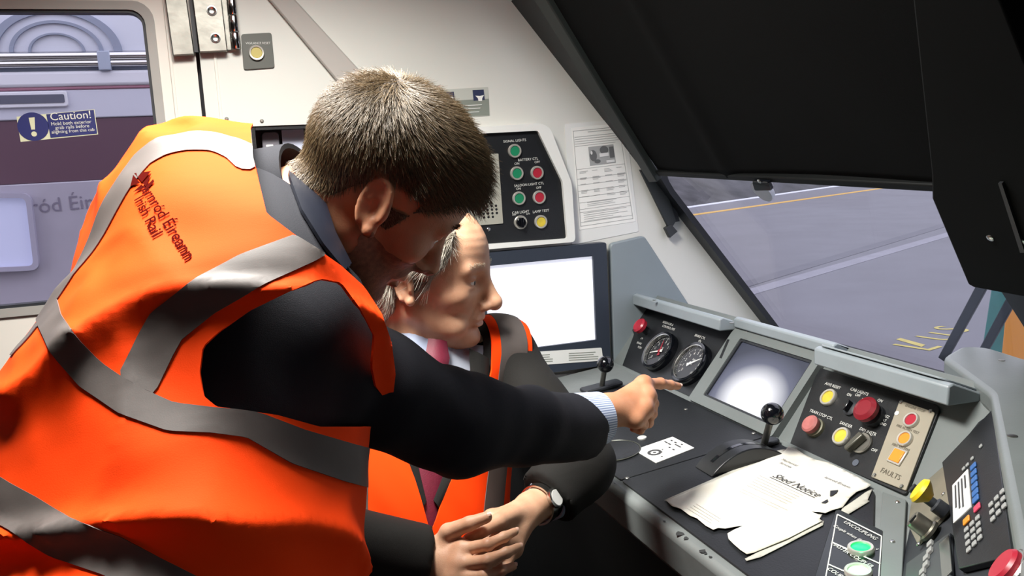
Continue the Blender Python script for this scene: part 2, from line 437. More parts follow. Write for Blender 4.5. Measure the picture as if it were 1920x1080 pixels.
b = MB().lathe([(.0125, hz+.004), (.0115, hz+.011), (0, hz+.011)], u, v, 24); b.box(u-.0035, v-.012, hz+.009, u+.0035, v+.012, hz+.018); b.build('switch_knob', M_BLACKGLOSS, k, bevel=.001)
lt = []
for s_, x, y, sz in (('SIGNAL LIGHTS', 965, 264, .0085), ('BATTERY CTL', 990, 299, .0085), ('ON', 969, 307, .008), ('OFF', 1007, 304, .008), ('SALOON LIGHT CTL', 992, 346, .0085),
                     ('ON', 972, 354, .008), ('OFF', 1010, 352, .008), ('CAB LIGHT', 976, 398, .009), ('LAMP TEST', 1014, 396, .009), ('OFF', 964, 403, .006), ('ON', 990, 401, .006)):
    u, v = WF.uv(x, y, hz); lt.append((s_, u, v, sz, .03))
letters('printed_text', lt, M_PRINT, t, hz+.0008)

# ---------------------------------------------------------------- notice in a clear pocket
t = thing('wall_notice', WF, 'printed notice with a small grey photo and table taped beside the black button panel', 'notice')
P = wl((1058, 233), (1172, 222), (1197, 434), (1072, 459))
MB().prism(rpoly(P, .004), .0002, .0014).build('clear_pocket', mat('milky plastic', 'd9dad6', .25), t)
P = wl((1071, 240), (1163, 231), (1191, 415), (1086, 431)); MB().prism(P, .0016, .0022).build('printed_sheet', M_PAPER, t)
nz_ = .0028
c00, c10, c11, c01 = [np.array(p) for p in wl((1071, 240), (1163, 231), (1191, 415), (1086, 431), h=nz_)]
def npt(a, b_): return tuple((1-a)*(1-b_)*c00+a*(1-b_)*c10+a*b_*c11+(1-a)*b_*c01)
def nrect(a0, b0, a1, b1): return [npt(a0, b0), npt(a1, b0), npt(a1, b1), npt(a0, b1)]
qs = [nrect(.32, .05, .9, .057)]
for i in range(5): qs.append(nrect(.05, .09+i*.022, .95-.1*(i == 4), .095+i*.022))
for r_ in range(5):
    for c_ in range(4):
        for l_ in range(random.choice((1, 2, 3))):
            x0 = .07+c_*.235; qs.append(nrect(x0+.02, .43+r_*.062+l_*.013, x0+.12+.06*random.random(), .4355+r_*.062+l_*.013))
for i in range(3): qs.append(nrect(.18, .74+i*.017, .62+.2*random.random(), .745+i*.017))
for i in range(5): qs.append(nrect(.1, .84+i*.02, .6+.3*random.random(), .845+i*.02))
sheet('printed_lines', qs, mat('pale grey ink', 'aeafad', .8), t, nz_)
qs = [nrect(.03, .03, .97, .034), nrect(.03, .965, .97, .969), nrect(.03, .03, .038, .969), nrect(.962, .03, .97, .969)]
for yy in (.405, .50, .56, .62, .68, .735, .80, .83, .93): qs.append(nrect(.04, yy, .96, yy+.003))
sheet('table_rules', qs, mat('rule grey', '9b9c9b', .8), t, nz_)
sheet('photo_print', [nrect(.30, .20, .80, .385)], mat('photo grey', '9d9e9d', .7), t, nz_)
def blob(cx, cy, rx, ry): return [npt(cx+rx*math.cos(2*PI*i/16), cy+ry*math.sin(2*PI*i/16)) for i in range(16)]
sheet('photo_figures', [blob(.38, .29, .07, .055), blob(.60, .245, .085, .04), nrect(.70, .22, .79, .33), blob(.45, .35, .06, .02)], mat('photo dark', '5f6061', .7), t, nz_+.0005)
sheet('photo_lights', [nrect(.50, .275, .68, .31), blob(.35, .26, .02, .018), nrect(.62, .35, .78, .375)], mat('photo light', 'd5d6d5', .7), t, nz_+.0009)

# ---------------------------------------------------------------- wall monitor
t = thing('wall_monitor', WF, 'dark framed monitor with a bright blank white screen above the desk end', 'monitor')
mh = .03
P = wl((890, 474), (1134, 457), (1146, 692), (905, 708), h=mh)
x0, x1 = P[0][0], (P[1][0]+P[2][0])/2+.002; z1 = (P[0][1]+P[1][1])/2; z0 = (P[2][1]+P[3][1])/2
Sx = wl((905, 494), (1112, 486), (1119, 645), (925, 654), h=mh)
s0, s1 = Sx[0][0]+.004, (Sx[1][0]+Sx[2][0])/2; t1 = (Sx[0][1]+Sx[1][1])/2; t0 = (Sx[2][1]+Sx[3][1])/2
holed_plate('screen_bezel', rrect(x0, z0, x1, z1, .006), [[(s0, t0), (s1, t0), (s1, t1), (s0, t1)]], .0005, mh, mat('dark blue grey bezel', '2b323e', .4), t)
MB().box(s0-.002, t0-.002, .002, s1+.002, t1+.002, mh-.008).build('screen', mat('lit white screen', 'e8ebf6', .3, emit='eef0ff', estr=.70), t)
Q = wl((985, 661), (1128, 652), (1131, 676), (990, 686), h=mh+.001)
lb = MB().prism(rpoly(Q, .003), mh, mh+.0012).build('label_strip', M_WHITE, t)
qs = []
for (a0_, a1_) in ((990, 1040), (1066, 1122)):
    for i in range(4):
        e_ = a1_-random.random()*12; yy = 666+i*4.2-(a0_-990)*.055
        qs.append([WF.uv(a0_, yy, mh), WF.uv(e_, yy-(e_-a0_)*.055, mh), WF.uv(e_, yy+1.5-(e_-a0_)*.055, mh), WF.uv(a0_, yy+1.5, mh)])
sheet('printed_lines', qs, mat('label ink', '8a8f86', .8), lb, mh+.0018)
# white sill line under the monitor
P = wl((905, 712), (1160, 694), (1160, 701), (905, 719), h=.01); tag(MB().prism(P, 0, .012).build('trim_5', M_WHITE, None, WF, bevel=.002), kind='structure')

# grey side panel between monitor and white pillar
P = wl((1139, 456), (1203, 441), (1300, 590), (1290, 640), (1150, 720), (1146, 690))
tag(MB().prism(rpoly(P, .012), .0004, .016).build('trim_6', mat('blue grey side panel', '7c868b', .45, var=.05, vscale=6), None, WF, bevel=.004), kind='structure')

# ================================================================ windscreen
def ws(*pts, h=0.0): return [WSF.uv(x, y, h) for x, y in pts]
bl = WSF.uv(1460, 600); br = WSF.uv(1770, 675); tl = WSF.uv(1245, 320)
U1, V1 = 2.6, 1.18
tag(holed_plate('window_2', [(-.0+.005, .005), (U1, .005), (U1, V1), (.005, V1)], [], -.008, -.002, glass_mat('windscreen glass', (.90, .90, .95)), None, WSF), kind='structure')
gw = .045
P = [(-.004, -.03), (U1, -.03), (U1, V1), (-.004, V1)]
Hh = [(gw, .05), (.93, .05), (.93, V1-.03), (gw+.16, V1-.03), (gw+.004, .56)]
tag(holed_plate('trim_7', P, [Hh], -.0015, .014, mat('windscreen rubber', '191c20', .45), None, WSF), kind='structure')

# roller blind, parallel to the glass and nearer
BF = Frame(WS0+WSN*.05, WSu, WSv)
if WSN[0] > 0: pass
def bl_(*pts, h=0.0): return [BF.uv(x, y, h) for x, y in pts]
M_BLIND = mat('black blind cloth', '060707', .9, var=.2, vscale=5, bump=.1, bscale=500, spec=.12)
t = thing('roller_blind', BF, 'black roller blind pulled half down over the windscreen', 'blind')
P = bl_((1240, 319), (1775, 343)); pe = bl_((1020, 0))[0]
vb0, vb1 = P[0][1], P[1][1]; ul = P[0][0]
# cloth as a gently rippled sheet
nu, nv = 60, 30; uR = 1.25; vs = []; fs = []
for i in range(nu+1):
    for j in range(nv+1):
        a = i/nu; c = j/nv
        lo_ = vb0+(vb1-vb0)*a*(uR-ul)/(P[1][0]-P[0][0]); hi_ = 1.30
        v = lo_+(hi_-lo_)*c; le = ul+(pe[0]-ul)*(v-vb0)/(pe[1]-vb0); u = le+(uR-le)*a
        dz = .004*math.sin(a*9+c*2)*(1-c*.5)+.006*math.exp(-((a-.27-.10*c)/.02)**2)
        vs.append((u, v, dz+.006))
for i in range(nu):
    for j in range(nv):
        k = i*(nv+1)+j; fs.append((k, k+nv+1, k+nv+2, k+1))
me = bpy.data.meshes.new('blind_cloth'); me.from_pydata(vs, [], fs); me.materials.append(M_BLIND); me.shade_smooth()
o = link('blind_cloth', me, t); so = o.modifiers.new('solid', 'SOLIDIFY'); so.thickness = .0025; so.offset = -1
e = [(vs[i*(nv+1)][0], vs[i*(nv+1)][1]) for i in (0, nu)]
b = MB().prism([(e[0][0]-.004, e[0][1]-.007), (e[1][0], e[1][1]-.007), (e[1][0], e[1][1]+.008), (e[0][0]-.004, e[0][1]+.008)], -.002, .014); b.build('hem_bar', mat('black hem bar', '080a0a', .6, spec=.2), t, bevel=.003)
# left guide edge
pb = bl_((1244, 330), (1228, 331), (1022, 0), (1046, 0)); 
k1 = np.array(pb[2])+(np.array(pb[2])-np.array(pb[1]))*.35; k0 = np.array(pb[3])+(np.array(pb[3])-np.array(pb[0]))*.35
MB().prism([pb[0], tuple(k0), tuple(k1), pb[1]], .004, .022).build('guide_edge', mat('dark green grey guide', '1b211f', .6), t, bevel=.003)
# latch
c_ = bl_((1437, 336))[0]
l = MB().prism(rpoly([(c_[0]-.026, c_[1]-.012), (c_[0]+.032, c_[1]-.010), (c_[0]+.040, c_[1]+.012), (c_[0]-.012, c_[1]+.014)], .006), .014, .022).build('latch_hook', M_BLACKGLOSS, t, bevel=.002)
s_ = bl_((1438, 325))[0]; screw(l, s_[0], s_[1], .022, .005, M_STEEL, 'latch_screw')
# catch disc on the glass
c_ = WSF.uv(1437, 350); o = MB().lathe([(.0, -.012), (.026, -.012), (.028, -.006), (.028, .0), (0, .0)], c_[0], c_[1], 32).build('catch_disc', mat('clear grey disc', 'b9bdc4', .3), None, Frame(WS0+WSN*.016, WSu, WSv))
o.data.transform(Matrix.Translation((0, 0, .0)))
tag(o, 'pale round catch disc on the windscreen under the blind latch', 'catch disc')
# hanging strap on the pillar
t = thing('blind_strap', WF, 'black strap with a diamond tab hanging beside the windscreen pillar', 'strap')
P = wl((1222, 318), (1238, 318), (1268, 414), (1275, 416), (1262, 424), (1252, 424), (1200, 318), h=.02)
MB().prism([P[6], P[1], P[2], P[4], P[5]], .012, .020).build('strap_band', mat('dark strap', '23282a', .6), t, bevel=.001)
MB().prism(wl((1236, 322), (1250, 322), (1275, 415), (1262, 417), h=.012), .004, .011).build('strap_edge', M_DARK, t)
MB().prism(wl((1247, 428), (1258, 420), (1270, 434), (1256, 446), h=.02), .008, .022).build('diamond_tab', mat('dark tab', '2b2e30', .55), t, bevel=.001)

# black pillar cover to the right of the glass
PF = Frame(WS0+WSN*.09, WSu, WSv)
def pl_(*pts, h=0.0): return [PF.uv(x, y, h) for x, y in pts]
t = thing('pillar_cover', PF, 'black screwed cover board at the right end of the windscreen', 'cover board')
P = pl_((1772, 300), (1772, 345), (1838, 508), (1850, 514), (1935, 528), (2060, 545), (2000, 200), (1900, -60), (1740, -60))
MB().prism(P, 0, .03).build('cover_board', mat('black cover', '060808', .8, var=.2, vscale=6, spec=.15), t, bevel=.003)
MB().prism(pl_((1875, 340), (1882, 340), (1925, 470), (1916, 470), h=.03), .03, .034).build('cover_seam', M_BLACK, t)
for x, y in ((1857, 446), (1916, 452)):
    u, v = PF.uv(x, y, .03); screw(t, u, v, .03, .0055, M_STEEL)

# ================================================================ outside
GZ = -.45
def gd(x, y, z=GZ): p = on(x, y, (0, 0, z), (0, 0, 1)); return (float(p[0]), float(p[1]))
A, B = np.array(gd(1310, 385)), np.array(gd(1640, 338)); dd = (B-A)/np.linalg.norm(B-A)
E0, E1 = A-dd*13, A+dd*130
M_CONC = mat('platform concrete', '67666d', .8, var=.07, vscale=1.2, bump=.2, bscale=40)
b = MB().prism([tuple(E0), tuple(E1), (E1[0]+40, -60), (2.2, -60), (2.2, E0[1])], GZ-.9, GZ)
tag(b.build('ground', M_CONC), kind='structure')
b = MB().box(-40, -70, -1.5, 260, 260, -1.4); tag(b.build('ground_trackbed', mat('dark ballast', '4d4a4c', .9, var=.5, vscale=1.5)), kind='structure')
nrm = np.array([dd[1], -dd[0]])
if nrm[1] > 0: nrm = -nrm
def strip(name, x0y0, x1y1, w0, m, z, ext0=4, ext1=60):
    a, c = np.array(gd(*x0y0)), np.array(gd(*x1y1)); q = (c-a)/np.linalg.norm(c-a); n_ = np.array([q[1], -q[0]])
    a = a-q*ext0; c = c+q*ext1
    b = MB().prism([tuple(a-n_*w0), tuple(c-n_*w0), tuple(c+n_*w0), tuple(a+n_*w0)], GZ+.0004, GZ+z)
    o = b.build(name, m); tag(o, kind='structure'); return o
strip('trim_8', (1310, 386), (1640, 339), .20, mat('white edge coping', 'c9ccd6', .7), .012)
strip('trim_9', (1315, 401), (1740, 341), .16, mat('yellow line paint', 'c79a35', .7), .008)
strip('trim_10', (1400, 550), (1805, 432), .13, mat('pale concrete joint', '82818a', .8, var=.08, vscale=3), .006, 3, 8)
strip('trim_11', (1400, 533), (1805, 412), .13, mat('darker concrete joint', '5d5c64', .8, var=.08, vscale=3), .006, 3, 8)
# painted platform words
c_ = np.array(gd(1745, 640)); r0 = np.array(gd(1690, 655)); r1 = np.array(gd(1800, 612))
ux = unit(np.append(np.array(gd(1790, 622))-np.array(gd(1700, 648)), 0)); uy = np.cross([0, 0, 1], ux)
GF = Frame((c_[0], c_[1], GZ), ux, uy)
t = thing('painted_platform_words', GF, 'yellow painted letters on the grey platform outside windscreen', 'ground lettering')
gy = mat('worn yellow paint', 'b7a85a', .8, var=.12, vscale=8)
for l_ in (('L', *GF.uv(1722, 650), .52), ('U', *GF.uv(1764, 632), .46), ('S', *GF.uv(1787, 618), .46)): letters('painted_letter', [l_], gy, t, .004)
sheet('paint_stroke', [[GF.uv(*p) for p in ((1680, 637), (1688, 634), (1735, 647), (1728, 651))]], gy, t, .003)
# dark embankment beyond the track
rows = []; vs = []; fs = []
far = -nrm*7
for i in range(61):
    for j in range(7):
        q = A-dd*25+dd*i*3.0+far-nrm*(j*1.5)
        h_ = -1.4+j*.55+.5*pnoise(Vector((i*.5, j*.7, 1.3)))*min(1, j)
        vs.append((q[0], q[1], h_))
for i in range(60):
    for j in range(6): k = i*7+j; fs.append((k, k+1, k+8, k+7))
me = bpy.data.meshes.new('ground_embankment'); me.from_pydata(vs, [], fs); me.materials.append(mat('dark scrub', '454447', .95, var=.5, vscale=.8, bump=.5, bscale=3)); me.shade_smooth()
tag(link('ground_embankment', me), kind='structure')
# parked vehicle end seen at the right edge, teal and orange
VF = Frame((3.4, 0, 0), (0, -1, 0), (0, 0, 1))
def vf(*p): return [VF.uv(x, y) for x, y in p]
t = thing('parked_rail_vehicle', VF, 'teal and orange end of a rail vehicle at the right edge of windscreen', 'rail vehicle')
MB().prism(vf((1868, 470), (1960, 470), (1960, 720), (1830, 720)), -.5, 0).build('teal_end', mat('teal paint', '2f7470', .5, var=.1), t, bevel=.01)
MB().prism(vf((1902, 560), (1990, 560), (1990, 720), (1886, 720)), .002, .05).build('orange_panel', mat('orange paint', 'd68a23', .5), t, bevel=.01)
# wiper arms outside the glass at the right
t = thing('windscreen_wiper', WSF, 'dark wiper with two arms crossing the right end of windscreen', 'wiper')
def wt(p0, p1, w, m, nm, z0):
    q = ws((p0[0], p0[1]), (p1[0], p1[1]), h=-.03)
    d_ = unit(np.array(q[1])-np.array(q[0])); n_ = np.array([-d_[1], d_[0]])*w
    a, c = np.array(q[0]), np.array(q[1])
    MB().prism([tuple(a-n_), tuple(c-n_), tuple(c+n_), tuple(a+n_)], z0, z0+.012).build(nm, m, t, bevel=.002)
wt((1880, 470), (1772, 668), .009, M_DARK, 'wiper_arm', -.030)
wt((1916, 530), (1838, 672), .008, M_DARK, 'wiper_arm', -.030)

# ---------------------------------------------------------------- train alongside, beyond the door window
TF = Frame((0, 3.35, 0), (1, 0, 0), (0, 0, 1))
def tf(*p, h=0.0): return [TF.uv(x, y, h) for x, y in p]
t = thing('parked_train', TF, 'grey white train with dark window band standing outside the door window', 'train')
def zt(y): return TF.uv(140, y)[1]
X0, X1 = -2.2, 1.2
def band(nm, y0, y1, m, h0=-.05, h1=0.0, bev=.004):
    return MB().box(X0, zt(y1), h0, X1, zt(y0), h1).build(nm, m, t, bevel=bev)
M_TRAIN = mat('train lilac white', 'd3d7e4', .4, var=.03, vscale=2)
band('roof_panel', -160, 98, M_TRAIN)
band('cantrail_recess', 98, 133, mat('train grey blue', 'a9b3c6', .35), -.06, -.02)
b = MB(); 
for y, r_ in ((106, .014), (120, .012)):
    z = zt(y); b.tube([(X0, z, .012), (X1, z, .012)], r_, 12)
b.build('handrail', M_CHROME, t)
for x in (197,):
    u = TF.uv(x, 118)[0]; MB().box(u-.02, zt(134), -.02, u+.02, zt(98), .03).build('rail_bracket', mat('train grey blue', 'a9b3c6', .35), t, bevel=.003)
band('gutter_panel', 133, 162, mat('train pale panel', 'e4e5ee', .4), -.05, .012, .01)
band('red_line', 162, 168, mat('dull maroon line', 'a9788a', .5), -.04, .004)
band('upper_side', 168, 222, mat('train lilac grey', 'cfd1e0', .4))
band('window_band', 222, 340, mat('dark maroon glass', '6d5562', .18, coat=.3), -.05, -.006)
band('lower_side', 340, 700, mat('train mid grey', 'b4b0bf', .4, var=.03))
for k_, (x0_, y0_) in enumerate(((165, 0), )):
    c_ = TF.uv(108, 98)
    for r0_, r1_, m_ in ((.205, .178, mat('fan ring grey', '8f97ab', .5)), (.145, .132, mat('fan ring grey', '8f97ab', .5)), (.088, .080, mat('fan ring grey', '8f97ab', .5))):
        ou = [(c_[0]+r0_*math.cos(PI*i/24), c_[1]+r0_*.72*math.sin(PI*i/24)) for i in range(25)]
        inn = [(c_[0]+r1_*math.cos(PI*i/24), c_[1]+r1_*.72*math.sin(PI*i/24)) for i in range(24, -1, -1)]
        b = MB()
        for i in range(24):
            b.prism([ou[i], ou[i+1], inn[23-i], inn[24-i]], 0, .012)
        b.build('fan_ring', m_, t)
P = tf((-160, 178), (126, 170), (130, 200), (-160, 208)); vt = MB().prism(rpoly(P, .012), 0, .012).build('vent_frame', mat('train pale panel', 'e4e5ee', .4), t, bevel=.003)
P = tf((-160, 183), (121, 177), (123, 193), (-160, 200)); MB().prism(rpoly(P, .006), .0125, .014).build('vent_slot', mat('vent grey', '5f6172', .5), vt)
P = tf((-260, 362), (60, 362), (77, 505), (-260, 520)); fo = rpoly(P, .03)
P2 = tf((-250, 372), (51, 371), (66, 497), (-250, 511)); 
fw_ = holed_plate('added_board_frame', fo, [rpoly(P2, .02)], 0, .03, mat('train pale frame', 'b3b0c4', .35), t)
MB().prism(rpoly(P2, .02), .001, .012).build('glowing_board', mat('glowing board face', 'b9bdd8', .3, emit='b9bfe0', estr=.45), fw_)  # bright screen reflection, added as a glowing framed board on the train
q_ = TF.uv(110, 384); letters('train_lettering', [('Iarnród Éireann', q_[0]+.02, q_[1], .070, .03)], mat('train letter grey', '857f92', .5), t, .002)

# ---------------------------------------------------------------- caution sticker on the door glass
CF = Frame((0, WY+.0175, 0), (1, 0, 0), (0, 0, 1))
def cf(*p): return [CF.uv(x, y) for x, y in p]
t = thing('caution_sticker', CF, 'blue and cream Caution! sticker on the door window', 'sticker')
MB().prism(cf((31, 219), (177, 205), (184, 252), (39, 266)), 0, .0012).build('sticker_sheet', mat('cream vinyl', 'cfcfae', .4), t)
sheet('blue_field', [cf((87, 214.5), (176, 206), (182.5, 250.5), (95, 258.5))], mat('navy sticker', '2b2f66', .4), t, .0018)
c_ = cf((62.5, 237.5))[0]; r_ = .029
sheet('blue_disc', [[(c_[0]+r_*math.cos(2*PI*i/36), c_[1]+r_*math.sin(2*PI*i/36)) for i in range(36)]], mat('navy sticker', '2b2f66', .4), t, .0018)
sheet('exclamation_mark', [[(c_[0]-.006, c_[1]+.018), (c_[0]-.004, c_[1]-.006), (c_[0]+.003, c_[1]-.006), (c_[0]+.005, c_[1]+.019)],
      [(c_[0]+.0052*math.cos(2*PI*i/16), c_[1]-.015+.0052*math.sin(2*PI*i/16)) for i in range(16)]], mat('cream vinyl', 'cfcfae', .4), t, .0024)
rt = math.atan2(14*1.0, 146)-.054
it = []
for s_, x, y, sz in (('Caution!', 133, 217.5, .0225), ('Hold both exterior', 134, 230.5, .0098), ('grab rails before', 136, 238, .0098), ('alighting from this cab', 137.5, 245.5, .0092)):
    p = cf((x, y))[0]; it.append((s_, p[0], p[1], sz, .03))
letters('printed_text', it, mat('cream print', 'd8d8cc', .5), t, .0024)
# ================================================================ the driving desk
c6, s6, c5, s5 = math.cos(R(6)), math.sin(R(6)), math.cos(R(50)), math.sin(R(50))
DT = Frame((.8, 0, .85), (0, -1, 0), (c6, 0, s6))               # desk top
GP = Frame((.932, 0, .864), (0, -1, 0), (c5, 0, s5))            # sloping instrument panel
WG = Frame((.93, .8835, .935), (-.716, -.70, 0), (.70*math.cos(R(55)), -.716*math.cos(R(55)), math.sin(R(55))))  # side wing
def dt(*p, h=0.0): return [DT.uv(x, y, h) for x, y in p]
def gp(*p, h=0.0): return [GP.uv(x, y, h) for x, y in p]
def wg(*p, h=0.0): return [WG.uv(x, y, h) for x, y in p]

desk = thing('driving_desk', DT, 'grey driving desk with worn front lip, black top plates and sloping instrument panel', 'desk')
vF = DT.uv(1177, 912)[1]; vB = GP.o[0]; vB = float((GP.o-DT.o)@DT.v)
uL, uR = -1.985, -.60
vf_ = vF-.022
b = MB().prism([(uL, vf_), (uR, vf_), (uR, vB+.01), (uL, vB+.01)], -.075, -.001)
b.build('desk_slab', mat('worn console paint', '717675', .45, var=.12, vscale=12, bump=.12, bscale=80), desk, bevel=.012, bseg=3)
b = MB().prism([(uL, vf_+.05), (uR, vf_+.05), (uR, vB), (uL, vB)], -.60, -.076); b.build('desk_body', mat('black desk body', '131417', .7), desk)
# black top plates, split by a seam
sA, sB = dt((1179, 911), (1415, 816))
us = (sA[0]+sB[0])/2
l0 = dt((1060, 742))[0]
p1 = [(us-.001, vF), (us-.001, vB-.012), (uL+.21, vB-.012), (uL+.21, vF+.10), (uL+.36, vF)]
pl1 = MB().prism(rpoly(p1, .006), -.0005, .003).build('top_plate', M_BLACK, desk, bevel=.001)
u2 = dt((1640, 935))[0][0]
k2_ = dt((1640, 928), (1636, 1140)); k2_ = [k2_[0], (k2_[0][0]+(k2_[1][0]-k2_[0][0])*(vF-k2_[0][1])/(k2_[1][1]-k2_[0][1]), vF)]
p2 = [(us+.002, vF), (us+.002, vB-.012), (k2_[0][0]-.02, vB-.012), k2_[0], k2_[1]]
pl2 = MB().prism(rpoly(p2, .006), -.0005, .003).build('top_plate', M_BLACK, desk, bevel=.001)
# right edge strip
e = dt((1652, 930), (1697, 945), (1688, 1080), (1646, 1080))
ue0 = (e[0][0]+e[3][0])/2; ue1 = (e[1][0]+e[2][0])/2
sp_ = dt((1655, 927), (1700, 943), (1690, 1140), (1640, 1140))
st = MB().prism(sp_, -.0005, .005).build('edge_strip', M_CONSOLE, desk, bevel=.0015)
for x, y in ((1683, 942), (1673, 1016)):
    u, v = DT.uv(x, y, .005); screw(st, u, v, .005, .0035, M_STEEL)
for x, y in ((1176, 897), (1314, 878), (1286, 768), (1413, 813), (1239, 849), (1222, 770)):
    u, v = DT.uv(x, y, .003); screw(desk, u, v, .003, .004, M_BRUSH)
# scuffs on the front lip
b = MB(); sc = np.random.default_rng(3)
sp = []
for x, y, w in ((1278, 1000, 22), (1290, 1008, 14), (1255, 975, 8), (1300, 1045, 10), (1330, 1030, 18), (1345, 1040, 9), (1168, 902, 5)):
    u, v = DT.uv(x, y, -.001)
    n_ = 9; rr = w*.0011
    sp.append([(u+rr*.22*(1+.9*sc.random())*math.cos(2*PI*i/n_), min(vF-.004, vF-.012)+rr*.13*(1+1.6*sc.random())*math.sin(2*PI*i/n_)) for i in range(n_)])
for s1 in sp: sheet('paint_chip', [s1], mat('chipped dark metal', '2b2c2c', .7), desk, -.0004)

def dtl(*p, h=0.0): return dt(*p, h=h)
# left lever: ball handle behind the pointing hand
def ball_lever(lbl, base_px, ball_px, r, slot, ball_h):
    t_ = thing('control_lever', DT, lbl, 'lever')
    u0, v0 = DT.uv(*base_px, .003)
    # ball centre on its ray at a height above the desk
    u1, v1 = DT.uv(*ball_px, ball_h)
    MB().ball((u1, v1, ball_h), r).build('ball_handle', M_BLACKGLOSS, t_, smooth=60)
    MB().tube([(u0, v0, .004), (u1*.9+u0*.1, v1*.9+v0*.1, ball_h*.9)], .0062, 14).build('lever_rod', M_BRUSH, t_)
    MB().prism(rrect(u0-slot[0], v0-slot[1], u0+slot[0], v0+slot[1], .008), .003, .012).build('slot_plate', M_DARK, t_, bevel=.003)
    return t_
ball_lever('black ball lever left of the gauges, behind the pointing hand', (1128, 728), (1135, 683), .0195, (.02, .05), .075)
t = ball_lever('black ball lever on steel rod below the glowing display screen', (1432, 836), (1448, 776), .0195, (.012, .03), .085)
# curved quadrant below the second lever
q = thing('lever_quadrant', DT, 'dark curved quadrant housing in front of the steel ball lever', 'quadrant')
qa = DT.uv(1330, 893, .003); qb = DT.uv(1440, 838, .003); qu = (qa[0]+qb[0])/2
prof = []
L_ = qb[1]-qa[1]
pts = [(qa[1]+L_*i/16, .003+.030*math.sin(PI*i/16)**.8) for i in range(17)]
b = MB(); wq = .028
vs = [(qu-wq, p[0], p[1]) for p in pts]+[(qu+wq, p[0], p[1]) for p in pts]; n = len(pts)
fs = [(i, i+1, n+i+1, n+i) for i in range(n-1)]+[tuple(range(n)), tuple(range(2*n-1, n-1, -1))]+[(0, n, 2*n-1, n-1)]
b.add(vs, fs); b.build('quadrant_housing', mat('satin black', '1a1c1f', .35), q, bevel=.002)
b = MB(); b.add([(qu-.004, p[0], p[1]+.0006) for p in pts[2:-2]]+[(qu+.004, p[0], p[1]+.0006) for p in pts[2:-2]], [(i, i+1, n-4+i+1, n-4+i) for i in range(n-5)]); b.build('lever_slot', M_BLACKGLOSS, q)
# recessed disc with lever mark and a small cap near the card
t = thing('round_key_plate', DT, 'round black plate with worn bright rim left of the white card', 'plate')
u, v = DT.uv(1152, 846, .003)
MB().lathe([(.05, .003), (.05, .0045), (.047, .0055), (.045, .0048), (0, .0048)], u, v, 40).build('plate_disc', M_BLACK, t)
MB().lathe([(.0505, .003), (.0515, .0052), (.0495, .006), (.0488, .0052)], u, v, 40).build('worn_rim', mat('worn rim', '54564f', .4, .6), t)
u, v = DT.uv(1204, 822, .003); o = MB().lathe([(.009, .003), (.009, .0055), (.0075, .0065), (0, .0065)], u, v, 20).build('blanking_cap', mat('pale cap', 'b8bab5', .5), None, DT); tag(o, 'small pale round blanking cap on black desk top above the white card', 'cap')
# white card with black ring emblem
t = thing('key_card_label', DT, 'white card with a black ring emblem stuck on the black desk top', 'label card')
P = dt((1189, 844), (1261, 819), (1302, 840), (1230, 868), h=.004)
MB().prism(rpoly(P, .002), .0032, .0044).build('card', M_WHITE, t)
c00, c10, c11, c01 = [np.array(p) for p in P]
def cp(a, b_): return tuple((1-a)*(1-b_)*c00+a*(1-b_)*c10+a*b_*c11+(1-a)*b_*c01)
# c00 left, c10 top, c11 right, c01 bottom
u, v = cp(.25, .5)
b = MB(); b.lathe([(.0135, .0047), (.0135, .0052), (.008, .0052), (.008, .0047)], u, v, 28); b.build('ring_emblem', M_INK, t)
sheet('emblem_centre', [[(u-.004, v), (u, v-.004), (u+.004, v), (u, v+.004)]], M_INK, t, .005)
qs = []
for a0, b0, w_ in ((.72, .18, .13), (.72, .34, .13), (.80, .52, .12), (.80, .66, .14), (.62, .52, .08), (.62, .7, .09), (.86, .2, .08), (.86, .38, .1), (.9, .6, .07), (.45, .5, .04), (.25, .82, .06)):
    qs.append([cp(a0-.015, b0-w_/2), cp(a0+.025, b0-w_/2), cp(a0+.025, b0+w_/2), cp(a0-.015, b0+w_/2)])
sheet('printed_lines', qs, M_INK, t, .0048)

# ---------------------------------------------------------------- instrument panel
def section(name, fr=None):                                    # a named section of the desk, a part of it
    o = bpy.data.objects.new(name, None); COL.objects.link(o); o.empty_display_size = .05
    o.parent = desk; o.matrix_parent_inverse = DT.mw().inverted(); o.matrix_basis = fr.mw() if fr else Matrix.Identity(4)
    return o
ip = section('instrument_panel', GP)
vT = .215
MB().prism([(uL, -.006), (-.93, -.006), (-.88, vT), (uL, vT)], -.05, -.002).build('panel_base', M_CONSOLE, ip, bevel=.002)
MB().box(uL, -.012, -.004, -.93, .004, .004).build('lower_bead', M_CONSOLE, ip, bevel=.002)
